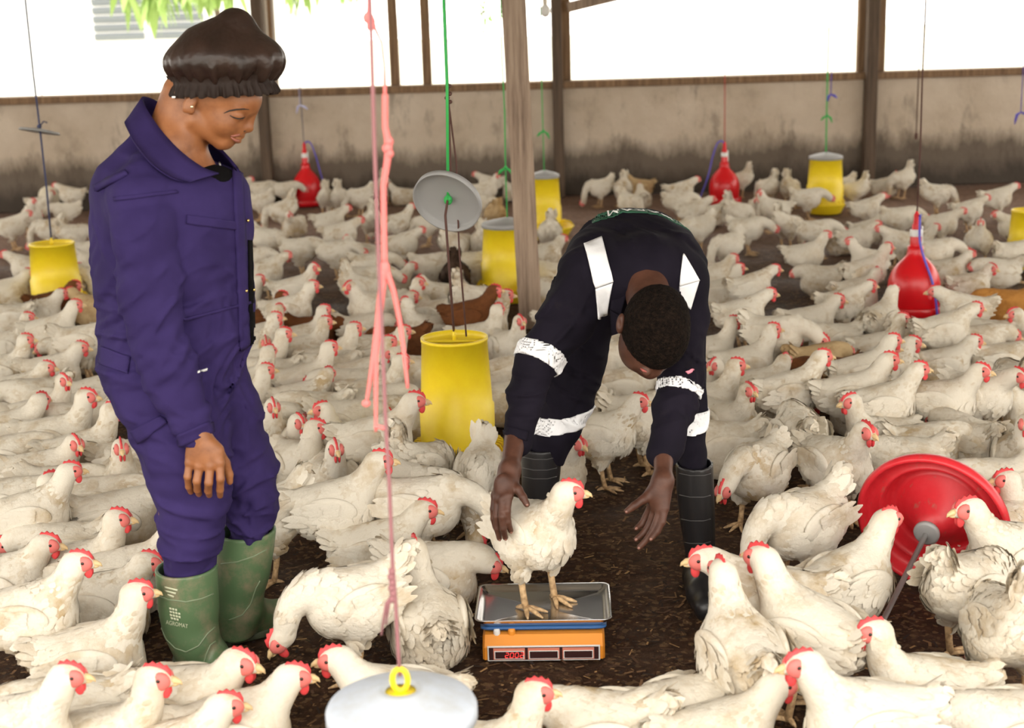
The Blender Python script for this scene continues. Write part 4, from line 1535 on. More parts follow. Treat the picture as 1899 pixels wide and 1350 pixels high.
M['black_boot'] = mat('black_boot', (0.014, 0.013, 0.014), 0.36)
M['boot_edge'] = mat('boot_piping', (0.045, 0.042, 0.042), 0.5)
M['green_band'] = mat('green_band', (0.01, 0.07, 0.035), 0.6)
M['white_letter'] = mat('white_letter', (0.7, 0.7, 0.68), 0.6)
M['pink_logo'] = mat('pink_logo', (0.75, 0.25, 0.33), 0.6)


def rows(Y, lst):
    """Silhouette rows (py, left px, right px, ry[, Y]) to loft rows in metres."""
    out = []
    for r in lst:
        py, xl, xr, ry = r[:4]
        y = r[4] if len(r) > 4 else Y
        a, b_ = atY(xl, py, y), atY(xr, py, y)
        out.append(((a.z + b_.z) / 2, (a.x + b_.x) / 2, y, (b_ - a).length / 2, ry))
    return out


def folds(spots, amp=0.0035, seed=0.0):
    """Cloth folds: a base pattern plus stronger creases round given spots (centre, radius, amplitude, direction, frequency)."""
    spots = [(np.array(c, dtype=np.float32), r, a, np.array(Vector(d).normalized(), dtype=np.float32), f) for c, r, a, d, f in spots]

    def post(X, Y, Z, D):
        near = np.abs(D) < 0.05
        ii = np.nonzero(near)
        x = X.ravel()[ii[0]]; y = Y.ravel()[ii[1]]; z = Z.ravel()[ii[2]]
        w = np.sin(9 * x + 5 * y + seed) + np.sin(8 * y - 6 * z + 1.7 + seed)
        w2 = np.sin(21 * x - 13 * z + 2 * w) + np.sin(17 * z + 15 * y + seed)
        v = amp * (np.sin(19 * z + 2.6 * w + 12 * x + seed) * np.sin(13 * x + 15 * y + 6 * z + 1.2 * w))
        rg = np.exp(-(np.sin(15 * z + 9 * x + 2.4 * w + seed) ** 2) / 0.05) * np.clip(np.sin(8 * x + 9 * z - 7 * y + 1.7 * w), 0, 1)
        v = v + amp * 1.1 * rg + amp * 0.35 * np.sin(37 * z - 22 * x + 2.0 * w2)
        for c, r, a, d, f in spots:
            q = (x - c[0]) ** 2 + (y - c[1]) ** 2 + (z - c[2]) ** 2
            ph = (x * d[0] + y * d[1] + z * d[2]) * f + 0.9 * w + 0.35 * w2
            v = v + 1.5 * a * np.exp(-q / (r * r)) * (1.5 * np.exp(-(np.sin(ph) ** 2) / 0.10) - 0.55) * (0.6 + 0.4 * np.sin(6 * w2 + 9 * y))
        D = D.copy()
        D[ii] = D[ii] - v.astype(np.float32)
        return D
    return post


def bvh_of(objs):
    V, P = [], []
    for o in objs:
        b = len(V); mw = o.matrix_world
        V += [mw @ v.co for v in o.data.vertices]
        P += [[i + b for i in p.vertices] for p in o.data.polygons]
    return BVHTree.FromPolygons(V, P)


CAMP = Vector((0, 0, CAM_H))


def hit(bvh, px, py, fallbackY=None):
    d = ray(px, py).normalized()
    loc, nor, idx, dist = bvh.ray_cast(CAMP, d)
    if loc is None:
        return None, None
    if nor.dot(d) > 0: nor = -nor
    return loc, nor


def decal(name, bvh, quad, nu, nv, material, parent, off=0.003, th=0.003):
    """Patch of cloth lying on a garment: four corners given as they are seen, dropped on the surface below, with thickness."""
    (ax, ay), (bx, by), (cx, cy), (dx, dy) = quad
    P, ok = {}, {}
    for i in range(nu + 1):
        for j in range(nv + 1):
            u, v = i / nu, j / nv
            px = (ax * (1 - u) + bx * u) * (1 - v) + (dx * (1 - u) + cx * u) * v
            py = (ay * (1 - u) + by * u) * (1 - v) + (dy * (1 - u) + cy * u) * v
            l, n = hit(bvh, px, py)
            P[i, j] = (l, n)
    V, Q, id_ = [], [], {}
    for k, (l, n) in P.items():
        if l is not None:
            id_[k] = len(V); V += [l + n * off, l + n * (off - th)]
    def okq(ks):
        if not all(k in id_ for k in ks): return False
        pts = [P[k][0] for k in ks]
        return max((pts[i] - pts[i - 1]).length for i in range(4)) < 0.06
    has = set()
    for i in range(nu):
        for j in range(nv):
            ks = [(i, j), (i + 1, j), (i + 1, j + 1), (i, j + 1)]
            if okq(ks):
                has.add((i, j))
    for i, j in has:
        ks = [(i, j), (i + 1, j), (i + 1, j + 1), (i, j + 1)]
        a = [id_[k] for k in ks]
        Q.append(a); Q.append([x + 1 for x in a[::-1]])
        for e, nb in ((0, (i, j - 1)), (1, (i + 1, j)), (2, (i, j + 1)), (3, (i - 1, j))):
            if nb not in has:
                p, q = a[e], a[(e + 1) % 4]
                Q.append((q, p, p + 1, q + 1))
    if not Q: return None
    return link(name, mesh_np(name, V, Q), material, parent)


def ribbon(name, tops, bots, material, parent, th=0.004, sub=5):
    """Strip of cloth between two edges (lists of points), with thickness."""
    def fine(p):
        p = [Vector(q) for q in p]; out = []
        n = len(p)
        for i in range(n - 1):
            p0, p1, p2, p3 = p[max(i - 1, 0)], p[i], p[i + 1], p[min(i + 2, n - 1)]
            for k in range(sub):
                t_ = k / sub
                out.append(0.5 * ((2 * p1) + (p2 - p0) * t_ + (2 * p0 - 5 * p1 + 4 * p2 - p3) * t_ ** 2 + (3 * p1 - p0 - 3 * p2 + p3) * t_ ** 3))
        out.append(p[-1]); return out
    A, B = fine(tops), fine(bots)
    n = len(A); m_ = 4
    G = [[A[i].lerp(B[i], j / m_) for j in range(m_ + 1)] for i in range(n)]
    V = []
    for i in range(n):
        for j in range(m_ + 1):
            du = G[min(i + 1, n - 1)][j] - G[max(i - 1, 0)][j]
            dv = G[i][min(j + 1, m_)] - G[i][max(j - 1, 0)]
            nn = du.cross(dv)
            nn = nn.normalized() if nn.length > 1e-12 else Vector((0, 0, 1))
            V += [G[i][j] + nn * th * .5, G[i][j] - nn * th * .5]
    Q = []
    ix = lambda i, j, s: (i * (m_ + 1) + j) * 2 + s
    for i in range(n - 1):
        for j in range(m_):
            Q.append((ix(i, j, 0), ix(i + 1, j, 0), ix(i + 1, j + 1, 0), ix(i, j + 1, 0)))
            Q.append((ix(i, j, 1), ix(i, j + 1, 1), ix(i + 1, j + 1, 1), ix(i + 1, j, 1)))
    for i in range(n - 1):
        for j in (0, m_):
            Q.append((ix(i, j, 0), ix(i, j, 1), ix(i + 1, j, 1), ix(i + 1, j, 0)))
    for j in range(m_):
        for i in (0, n - 1):
            Q.append((ix(i, j, 0), ix(i, j + 1, 0), ix(i, j + 1, 1), ix(i, j, 1)))
    return link(name, mesh_np(name, V, Q), material, parent)


def hand_prims(wrist, wr, fingers, palm_k=0.014):
    """fingers: list of (knuckle, [joints...], radii) as world points; palm = cones wrist->knuckle."""
    pr = []
    for kn, js, rad in fingers:
        pr.append(cone(wrist, kn, wr, rad[0] * 1.18, palm_k))
    for kn, js, rad in fingers:
        pts = [kn] + js
        for i in range(len(pts) - 1):
            pr.append(cone(pts[i], pts[i + 1], rad[min(i, len(rad) - 1)], rad[min(i + 1, len(rad) - 1)], 0.004))
    return pr


def join_np(parts):
    V, Q, b = [], [], 0
    for v, q in parts:
        V.append(v); Q.append(q + b); b += len(v)
    return np.concatenate(V), np.concatenate(Q)


def band(name, prims, post, c, axis, half, radius, vox, material, parent, off=0.004):
    """A tape sewn round a limb: shell of the garment between two cuts."""
    c = np.array(c, dtype=np.float32); a = np.array(Vector(axis).normalized(), dtype=np.float32)
    def p2(X, Y, Z, D):
        if post is not None: D = post(X, Y, Z, D)
        h = np.abs((X - c[0]) * a[0] + (Y - c[1]) * a[1] + (Z - c[2]) * a[2]) - half
        r = np.sqrt((X - c[0]) ** 2 + (Y - c[1]) ** 2 + (Z - c[2]) ** 2) - radius
        return np.maximum(np.maximum(np.abs(D - off * 0.5) - off * 0.5 - 0.001, h), r)
    ext = radius + 0.01
    V, Q = field(prims, vox, lo=c - ext, hi=c + ext, post=p2)
    return link(name, mesh_np(name, V, Q), material, parent)


# ================================================================== woman in indigo coverall
WY = 3.60
wroot = empty('person', (at(390, 1215, 0).x, WY, 0))
w = lambda px, py, dy=0.0: atY(px, py, WY + dy)
torso = loft(rows(WY, [(288, 246, 350, .10), (304, 218, 392, .15), (324, 192, 440, .185), (350, 174, 459, .20), (400, 168, 464, .205), (450, 174, 466, .20), (520, 186, 470, .19), (580, 188, 475, .185), (630, 188, 474, .185), (668, 188, 458, .18), (705, 192, 448, .165)]), 0.03)
leg_r = loft(rows(WY - 0.09, [(672, 189, 415, .135, WY - .04), (720, 197, 418, .13, WY - .06), (765, 215, 424, .122, WY - .075), (820, 245, 428, .115), (870, 268, 430, .11), (910, 285, 430, .102), (960, 292, 425, .092), (1010, 296, 412, .084), (1075, 304, 392, .062)]), 0.03)
leg_l = loft(rows(WY + 0.09, [(672, 270, 450, .135, WY + .04), (720, 310, 466, .13, WY + .06), (765, 340, 482, .122, WY + .075), (820, 370, 500, .115), (870, 395, 514, .108), (910, 408, 518, .100), (960, 418, 512, .090), (1012, 424, 494, .066)]), 0.025)
sleeve = [loft(rows(WY - 0.20, [(352, 236, 318, .035, WY - .15), (372, 214, 326, .062, WY - .18), (400, 207, 330, .075), (450, 210, 333, .075), (520, 213, 337, .072), (560, 221, 339, .071), (600, 231, 347, .070), (650, 246, 363, .066), (700, 263, 378, .061), (750, 289, 388, .056), (790, 313, 394, .052), (826, 331, 396, .048)]), 0.007)]
far_sleeve = [cone(w(330, 330, .17), w(365, 560, .24), .075, .06, .03), cone(w(365, 560, .24), w(420, 720, .22), .06, .05, .03)]
shoulders = [cone(w(292, 318, -.08), w(262, 378, -.165), .065, .08, .05), cone(w(320, 318, .08), w(300, 370, .17), .065, .08, .05), cone(w(262, 262, -.01), w(236, 330, -.03), .035, .08, .05)]
W_PR = [torso, leg_r, leg_l] + shoulders + far_sleeve + sleeve
wfold = folds([
    (w(280, 560, -.2), .13, .007, (-0.9, 0, 1), 30), (w(290, 640, -.2), .10, .006, (-0.8, 0, 1), 34),
    (w(230, 640, -.1), .14, .009, (0.2, 0, 1), 40), (w(380, 640, -.1), .15, .010, (-0.6, 0, 1), 34),
    (w(420, 500, -.1), .14, .006, (-0.7, 0.2, 1), 30), (w(330, 760, -.1), .15, .009, (0.9, 0, .7), 34),
    (w(340, 900, -.12), .16, .008, (0.6, 0, 1), 38), (w(350, 1000, -.12), .12, .010, (0.35, 0, 1), 48),
    (w(470, 900, .08), .14, .008, (-0.5, 0, 1), 38), (w(460, 980, .06), .09, .008, (0.2, 0, 1), 52),
    (w(260, 400, -.18), .10, .004, (1, 0, .4), 40), (w(430, 700, -.05), .10, .008, (1, 0, -.6), 40),
    (w(205, 470, -.08), .12, .006, (0.8, 0, .6), 34)], 0.0066, 0.4)
cover = sdf_obj('coverall', W_PR, 0.0068, M['indigo'], wroot, post=wfold)


def wkeep(o, root):
    """Keep a world-space mesh in place under its root."""
    if o is not None:
        o.matrix_parent_inverse = Matrix.Translation(-root.location) if o.parent is root else Matrix.Identity(4)
    return o


wkeep(cover, wroot)

# head, neck, hand: one continuous skin under the clothes
u3 = Vector((0.79, 0, -0.61)); v3 = Vector((0.61, 0, 0.79)); y3 = Vector((0, 1, 0))
HR = Matrix((u3, y3, v3)).transposed()
HY = -0.02
h = lambda px, py, dy=0.0: atY(px, py, WY + HY + dy)
WH = [ell(h(398, 140), (.098, .079, .092), HR, .03),
      ell(h(402, 186), (.078, .068, .090), HR, .03),
      ell(h(458, 188), (.034, .052, .040), HR, .03),
      ell(h(430, 236), (.036, .042, .040), HR, .025),
      cone(h(358, 222, -.050), h(408, 262, -.018), .022, .019, .015),
      cone(h(358, 222, .050), h(408, 262, .018), .022, .019, .015),
      ell(h(417, 263), (.019, .022, .016), HR, .02),
      ell(h(412, 226, -.044), (.030, .020, .028), HR, .022), ell(h(412, 226, .044), (.030, .020, .028), HR, .022),
      cone(h(470, 207), h(459, 233), .0085, .0140, .010),
      ell(h(459, 236), (.0150, .0145, .0115), HR, .007),
      ell(h(449, 237, -.014), (.012, .009, .0095), HR, .005), ell(h(449, 237, .014), (.012, .009, .0095), HR, .005),
      cone(h(440, 202, -.045), h(468, 200, -.014), .008, .010, .014), cone(h(440, 202, .045), h(468, 200, .014), .008, .010, .014),
      ell(h(449, 216, -.047), (.013, .010, .008), HR, .008, 's'),
      ell(h(440, 213, -.040), (.016, .016, .013), HR, .006), ell(h(440, 213, .040), (.016, .016, .013), HR, .006),
      ell(h(445, 250), (.012, .023, .0065), HR, .005), ell(h(439.5, 259), (.012, .021, .0078), HR, .004),
      cone(h(449, 255.5, -.012), h(437, 253, -.026), .0028, .0018, .004, 's'),
      ell(h(352, 192, -.074), (.014, .008, .026), HR, .008), ell(h(355, 205, -.073), (.008, .006, .009), HR, .006),
      ell(h(350, 190, -.083), (.007, .004, .012), HR, .005, 's'),
      cone(h(344, 176), h(318, 262), .057, .064, .025), cone(h(350, 205), h(346, 292), .040, .044, .02),
      cone(h(318, 275, -.04), h(335, 345), .055, .10, .04), cone(h(318, 275, .04), h(335, 345), .055, .10, .04)]
wk = [(w(352, 858, -.225), [w(348, 884, -.235), w(350, 902, -.215), w(354, 912, -.195)], [.0105, .0095, .0085, .0075]),
      (w(370, 864, -.230), [w(365, 892, -.242), w(366, 908, -.222), w(369, 916, -.198)], [.0115, .0100, .0090, .0080]),
      (w(390, 864, -.232), [w(387, 895, -.245), w(386, 910, -.225), w(388, 918, -.200)], [.0115, .0102, .0092, .0080]),
      (w(407, 858, -.228), [w(409, 888, -.240), w(408, 908, -.222), w(408, 919, -.200)], [.0115, .0100, .0090, .0078]),
      (w(402, 834, -.215), [w(418, 858, -.20), w(425, 880, -.195), w(426, 893, -.195)], [.0145, .0115, .0100, .0085])]
hp_ = hand_prims(w(366, 806, -.21), .024, wk)
hp_ += [ell(w(380, 842, -.222), (.043, .017, .038), None, .012), cone(w(350, 740, -.20), w(366, 806, -.21), .030, .0235, .015)]
for kn, js, rad in wk[:4]:
    hp_.append(ell(kn + Vector((0, -.004, .002)), (.0095, .0085, .0095), None, .006))
core = [cone(w(325, 370), w(330, 640), .11, .11, .05), cone(w(315, 640, -.07), w(345, 1000, -.1), .09, .06, .04), cone(w(350, 640, .07), w(455, 960, .09), .09, .05, .04), cone(w(300, 370, -.05), w(270, 410, -.17), .05, .045, .03), cone(w(270, 400, -.18), w(290, 600, -.2), .05, .042, .03), cone(w(290, 600, -.2), w(350, 745, -.2), .042, .030, .02)]
bparts = [field(WH, 0.0030), field(hp_, 0.0024), field(core, 0.014)]
V, Q = join_np(bparts)
body = wkeep(link('body', mesh_np('body', V, Q), M['skin_w'], wroot), wroot)

# face details
bb = BVHTree.FromPolygons([Vector(p) for p in bparts[0][0]], bparts[0][1].tolist())
def facetube(name, pts, r, material, off=0.001):
    b = MB(); P = []
    for px, py in pts:
        l, n = hit(bb, px, py)
        if l is None: l, n = h(px, py, -.06), Vector((0, -1, 0))
        P.append(l + n * off)
    rad = r if isinstance(r, list) else [r] * len(P)
    b.tube(P, rad, 7)
    return wkeep(b.build(name, material, body), wroot)
facetube('eyebrow', [(415, 210), (425, 205.5), (438, 203), (452, 202), (462, 203)], [.0008, .0019, .0021, .0018, .0008], M['dark_hair'], 0.0004)
facetube('eyelash', [(426, 214), (433, 217.5), (441, 219.5), (449, 219), (454, 216.5)], [.0008, .0016, .0018, .0016, .0008], M['dark_hair'], 0.0012)
facetube('nostril', [(452, 243.5), (456, 243)], [.0022, .0016], M['dark_hair'], -0.001)
facetube('lip', [(428, 252), (437, 251), (444, 249.5)], [.0015, .0034, .003], M['lip_w'], 0.0006)
facetube('lip', [(428, 254), (436, 260), (443, 261)], [.0012, .0040, .0035], M['lip_w'], 0.0006)
b = MB(); b.ball(h(356, 198, -.083), .0042); wkeep(b.build('earring', M['earring'], body), wroot)

# bonnet
b = MB()
BN = [ell(w(413, 112, -.01), (.146, .125, .060), None, .05), ell(w(407, 104, -.01), (.106, .105, .055), None, .05), cone(w(416, 92, -.01), w(438, 50, -.01), .086, .042, .06), ell(w(480, 108, -.01), (.055, .085, .045), None, .04)]
bc = w(411, 150, -.01)
def bon_post(X, Y, Z, D):
    a = np.arctan2(Y - bc.y, X - bc.x)
    dz = np.clip((bc.z + 0.105 - Z) / 0.12, 0, 1)
    f = dz ** 2.2 * (0.0095 * np.sin(17 * a + 2.8 * np.sin(3 * a)) + 0.0045 * np.sin(31 * a + 2 * np.sin(5 * a)))
    big = 0.0045 * np.sin(17 * X + 12 * Z + 2 * np.sin(11 * Y)) * np.sin(19 * Z - 9 * X + 8 * Y)
    D = D - f - big
    return np.maximum(D, (bc.z - 0.005) - Z)
bon = sdf_obj('bonnet', BN, 0.0045, M['bonnet'], wroot, post=bon_post)
wkeep(bon, wroot)
# gathered frill below the elastic
V, Q = [], []
nA = 240
levels = [(0.016, 0.985, 0.3), (0.004, 0.945, 0.15), (-0.004, 0.945, 0.2), (-0.014, 0.975, 1.0), (-0.028, 1.0, 1.7), (-0.034, 0.985, 1.7)]
for lz_, rs, am in levels:
    for k in range(nA):
        a = 2 * math.pi * k / nA
        ru = am * (0.0034 * math.sin(44 * a + 1.5 * math.sin(5 * a)) + 0.0018 * math.sin(71 * a))
        rx, ry = 0.135 * rs + ru, 0.112 * rs + ru
        V.append((bc.x + rx * math.cos(a), bc.y + ry * math.sin(a), bc.z + lz_ + 0.0015 * am * math.sin(29 * a)))
for i in range(len(levels) - 1):
    for k in range(nA):
        k2 = (k + 1) % nA
        Q.append((i * nA + k, (i + 1) * nA + k, (i + 1) * nA + k2, i * nA + k2))
M['frill'] = mat('dark_satin_frill', (0.020, 0.011, 0.008), 0.6, spec=0.2)
fr = link('frill', mesh_np('frill', V, Q), M['frill'], bon)
wkeep(fr, wroot)
b = MB(); b.box(w(322, 180, -.11), (.004, .001, .002)); wkeep(b.build('label_tag', M['white_plastic'], bon, False), wroot)

# collar, black shirt, placket, pockets
ctop = [w(406, 322, -.13), w(376, 311, -.135), w(338, 284, -.125), w(303, 248, -.105), w(278, 212, -.07), w(264, 182, -.005), w(286, 186, .06), w(330, 215, .10), w(372, 246, .09), w(412, 280, .05), w(440, 312, -.02)]
cbot = [w(352, 338, -.175), w(320, 330, -.19), w(284, 306, -.185), w(254, 272, -.16), w(238, 244, -.11), w(234, 226, -.02), w(262, 240, .12), w(320, 274, .16), w(380, 294, .14), w(430, 312, .09), w(452, 340, .0)]
wkeep(ribbon('collar', ctop, cbot, M['indigo'], cover, .006, 6), wroot)
wkeep(sdf_obj('undershirt', [ell(w(374, 342, -.045), (.058, .095, .050), None, .02), ell(w(404, 334, -.03), (.045, .075, .034), None, .02)], .006, M['black_shirt'], wroot), wroot)
wb = bvh_of([cover])
wkeep(decal('front_opening', wb, [(459, 445), (466, 445), (472, 640), (462, 640)], 3, 60, M['black_shirt'], cover, .004, .004), wroot)
wkeep(decal('placket', wb, [(430, 305), (447, 318), (461, 640), (444, 650)], 4, 50, M['indigo'], cover, .007, .010), wroot)
wkeep(decal('hip_flap', wb, [(186, 640), (243, 662), (238, 694), (185, 676)], 10, 8, M['indigo'], cover, .006, .008), wroot)
wkeep(decal('chest_pocket', wb, [(346, 398), (446, 412), (448, 428), (345, 414)], 16, 6, M['indigo'], cover, .006, .008), wroot)
wkeep(decal('leg_pocket_flap', wb, [(242, 800), (296, 770), (312, 782), (258, 822)], 10, 5, M['indigo'], cover, .006, .008), wroot)
wkeep(decal('side_pocket_edge', wb, [(366, 688), (384, 682), (384, 686), (366, 692)], 6, 2, M['white_plastic'], cover, .004, .004), wroot)
wkeep(decal('sleeve_cuff', wb, [(329, 806), (392, 778), (396, 800), (333, 830)], 10, 5, M['indigo'], cover, .005, .007), wroot)
wkeep(decal('shoulder_seam', wb, [(212, 366), (326, 352), (330, 358), (214, 373)], 16, 2, M['indigo'], cover, .005, .006), wroot)
wkeep(decal('back_pleat', wb, [(178, 345), (236, 318), (238, 325), (182, 356)], 12, 2, M['indigo'], cover, .010, .012), wroot)
wkeep(decal('waist_seam', wb, [(340, 590), (472, 556), (473, 561), (341, 596)], 16, 2, M['indigo'], cover, .004, .005), wroot)
for px, py in ((412, 291), (455, 408), (466, 538), (452, 539)):
    l, n = hit(wb, px, py)
    if l is None: continue
    b = MB(); b.ball(l + n * .007, .0042); wkeep(b.build('snap', M['gold'], cover), wroot)
wkeep(decal('white_tag', wb, [(404, 299), (407, 300), (410, 313), (407, 313)], 2, 4, M['white_plastic'], cover, .004, .003), wroot)


def rubber_boot(name, rws, foot, sole_pts, vox, material, parent, root, sole_mat, hollow=0.007):
    sh = loft(rws, .02)
    top = max(r[0] for r in rws)
    inner = loft([(z + (0.02 if z >= top - 1e-6 else 0), x, y, rx - hollow - .003, ry - hollow - .003) for z, x, y, rx, ry in rws if z > top - 0.16], .004, 's')
    pr = [sh] + foot + [inner]
    def fl(X, Y, Z, D):
        return np.maximum(D, 0.006 - Z)
    o = wkeep(sdf_obj(name, pr, vox, material, parent, post=fl), root)
    return o


# boots (the right one turned to the camera, the left one pointing ahead)
def foot_prims(heel, toe, r0=.045, r1=.040, hz=.05, instep=None):
    heel, toe = Vector(heel), Vector(toe)
    d = (toe - heel)
    mid = heel.lerp(toe, .55)
    pr = [cone(heel + Vector((0, 0, .042)), mid + Vector((0, 0, .046)), .042, .046, .02),
          cone(mid + Vector((0, 0, .044)), toe + Vector((0, 0, .040)), .047, .040, .02)]
    if instep is not None:
        pr.append(cone(Vector(instep), mid + Vector((0, 0, .055)), .055, .040, .03))
    return pr


R1_rows = rows(WY - 0.09, [(1050, 288, 402, .083), (1085, 291, 404, .080), (1130, 295, 406, .076), (1170, 303, 404, .068), (1205, 322, 404, .058), (1228, 328, 404, .056)])
rh = Vector(at(352, 1228, 0)); rt = Vector(at(420, 1262, 0))
boot1 = rubber_boot('boot', R1_rows, foot_prims(rh, rt, instep=atY(366, 1190, WY - .10)), None, .005, M['green_boot'], wroot, wroot, M['boot_sole'])
L1_rows = rows(WY + 0.09, [(982, 404, 512, .082), (1020, 402, 508, .079), (1070, 402, 500, .073), (1110, 402, 488, .064), (1150, 402, 476, .056), (1178, 404, 472, .054)])
lh = Vector(at(424, 1186, 0)); lt = Vector(at(518, 1160, 0))
boot2 = rubber_boot('boot', L1_rows, foot_prims(lh, lt, instep=atY(450, 1130, WY + .09)), None, .005, M['green_boot'], wroot, wroot, M['boot_sole'])
for bo, hl, te in ((boot1, rh, rt), (boot2, lh, lt)):
    d = (te - hl); mid = hl.lerp(te, .5)
    V, Q = field([cone(hl + Vector((0, 0, .006)), mid + Vector((0, 0, .006)), .046, .049, .01), cone(mid + Vector((0, 0, .006)), te + Vector((0, 0, .006)), .049, .043, .01)], .0055, post=lambda X, Y, Z, D: np.maximum(D, np.abs(Z - 0.011) - 0.011))
    wkeep(link('sole', mesh_np('sole', V, Q), M['boot_sole'], bo), wroot)
wb1 = bvh_of([boot1]); wb2 = bvh_of([boot2])
def raised(name, bvh, pts, r, material, parent, root):
    P = []
    for i in range(len(pts) - 1):
        for k in range(6):
            f = k / 6
            px = pts[i][0] * (1 - f) + pts[i + 1][0] * f; py = pts[i][1] * (1 - f) + pts[i + 1][1] * f
            l, n = hit(bvh, px, py)
            if l is not None: P.append(l)
    if len(P) < 2: return
    b = MB(); b.tube(P, r, 6)
    return wkeep(b.build(name, material, parent), root)
M['boot_rib'] = mat('green_rib', (0.17, 0.22, 0.13), 0.5)
raised('rib', wb1, [(292, 1104), (312, 1112), (345, 1116), (375, 1110), (400, 1099)], .0022, M['boot_rib'], boot1, wroot)
raised('rib', wb1, [(298, 1160), (308, 1185), (325, 1202), (345, 1209), (368, 1198), (385, 1175), (402, 1160)], .0022, M['boot_rib'], boot1, wroot)
raised('rib', wb1, [(376, 1236), (382, 1215), (390, 1196), (402, 1188)], .0022, M['boot_rib'], boot1, wroot)
raised('rib', wb2, [(410, 1046), (440, 1042), (470, 1032), (500, 1016)], .0022, M['boot_rib'], boot2, wroot)
raised('rib', wb2, [(425, 1150), (450, 1140), (465, 1120), (475, 1090), (484, 1074)], .0022, M['boot_rib'], boot2, wroot)


def text_mesh(s, size=1.0, bold=False):
    cu = bpy.data.curves.new('txt', 'FONT'); cu.body = s; cu.size = size
    cu.align_x = 'CENTER'; cu.align_y = 'CENTER'; cu.resolution_u = 3
    ob = bpy.data.objects.new('txt', cu); COL.objects.link(ob)
    dg = bpy.context.evaluated_depsgraph_get()
    me = bpy.data.meshes.new_from_object(ob.evaluated_get(dg))
    bpy.data.objects.remove(ob); bpy.data.curves.remove(cu)
    return me


def print_on(name, s, bvh, cx, cy, width, height, slope, material, parent, root, flip=False, off=.0016):
    me = text_mesh(s)
    xs = [v.co.x for v in me.vertices]; ys = [v.co.y for v in me.vertices]
    w0, h0 = max(xs) - min(xs), max(ys) - min(ys)
    for v in me.vertices:
        X = (v.co.x - (max(xs) + min(xs)) / 2) / w0 * width; Y = (v.co.y - (max(ys) + min(ys)) / 2) / h0 * height
        if flip: X, Y = -X, -Y
        px, py = cx + X, cy - Y + X * slope
        l, n = hit(bvh, px, py)
        v.co = (l + n * off) if l is not None else Vector((cx, 0, 0))
    return wkeep(link(name, me, material, parent), root)


print_on('print', 'AGROMAT', wb1, 328.5, 1157, 40, 7.5, 0.2, M['boot_print'], boot1, wroot)
for (x0, y0, x1, y1) in ((305, 1087, 330, 1093), (306, 1094, 327, 1099), (311, 1101, 323, 1105)):
    wkeep(decal('print_bar', wb1, [(x0, y0), (x1, y1), (x1 - 1, y1 + 3), (x0 + 1, y0 + 3)], 6, 2, M['boot_print'], boot1, .0016, .001), wroot)
for i in range(4):
    for j, (yy, n_) in enumerate(((1126, 3), (1132, 4), (1138, 4), (1144, 3))):
        if i < n_:
            x0 = 314 + i * 5.2 + (1 if j == 3 else 0) + j * .6; y0 = yy + i * 1.2
            wkeep(decal('emblem_block', wb1, [(x0, y0), (x0 + 4, y0 + 1), (x0 + 4.4, y0 + 5), (x0 + .4, y0 + 4)], 2, 2, M['boot_print'], boot1, .0016, .001), wroot)
tag(wroot, 'person standing in indigo coverall, brown satin bonnet and green rubber boots', 'person')

# ================================================================== man bending in black coverall
mroot = empty('person', (atY(1150, 900, 4.2).x, 4.2, 0))
def mm(px, py, Y): return atY(px, py, Y)
RT = rotm(math.pi / 2, 0)
m_torso = [ell(mm(1178, 478, 4.22), (.185, .30, .135), Matrix.Rotation(math.radians(6), 3, 'X'), .05),
           ell(mm(1186, 512, 3.99), (.180, .14, .118), None, .05),
           ell(mm(1168, 520, 4.46), (.175, .14, .15), None, .05),
           cone(mm(1120, 520, 4.0), mm(1088, 512, 3.98), .080, .078, .04), cone(mm(1235, 520, 4.0), mm(1264, 518, 3.98), .080, .072, .04),
           ell(mm(1112, 480, 4.12), (.10, .16, .09), None, .04), ell(mm(1238, 480, 4.12), (.10, .16, .09), None, .04), cone(mm(1090, 470, 4.06), mm(1050, 490, 4.02), .05, .022, .03), cone(mm(1270, 470, 4.06), mm(1299, 487, 4.02), .05, .022, .03)]
m_armL = [cone(mm(1086, 512, 3.98), mm(1056, 585, 3.95), .080, .074, .03), cone(mm(1056, 585, 3.95), mm(1000, 662, 3.90), .074, .064, .03), cone(mm(1000, 662, 3.90), mm(974, 735, 3.84), .064, .056, .02), cone(mm(974, 735, 3.84), mm(960, 822, 3.76), .056, .042, .02)]
m_armR = [cone(mm(1266, 518, 3.98), mm(1274, 600, 3.95), .070, .060, .03), cone(mm(1274, 600, 3.95), mm(1264, 695, 3.88), .060, .061, .03), cone(mm(1264, 695, 3.88), mm(1254, 750, 3.82), .062, .058, .02), cone(mm(1254, 750, 3.82), mm(1232, 838, 3.74), .058, .044, .02)]
m_legL = loft(rows(4.34, [(520, 1020, 1160, .14, 4.46), (580, 1008, 1142, .135, 4.45), (640, 1004, 1130, .125, 4.43), (690, 1002, 1118, .11, 4.41), (730, 996, 1106, .10, 4.38), (770, 990, 1092, .095, 4.36), (805, 984, 1078, .085, 4.34), (860, 975, 1044, .06, 4.33)]), .03)
m_legR = loft(rows(4.05, [(540, 1175, 1310, .14, 4.42), (620, 1205, 1308, .125, 4.35), (700, 1228, 1308, .11, 4.25), (770, 1245, 1308, .095, 4.13), (820, 1253, 1310, .08, 4.07), (885, 1262, 1312, .06, 4.03)]), .03)
M_PR = m_torso + [m_legL, m_legR] + m_armL + m_armR
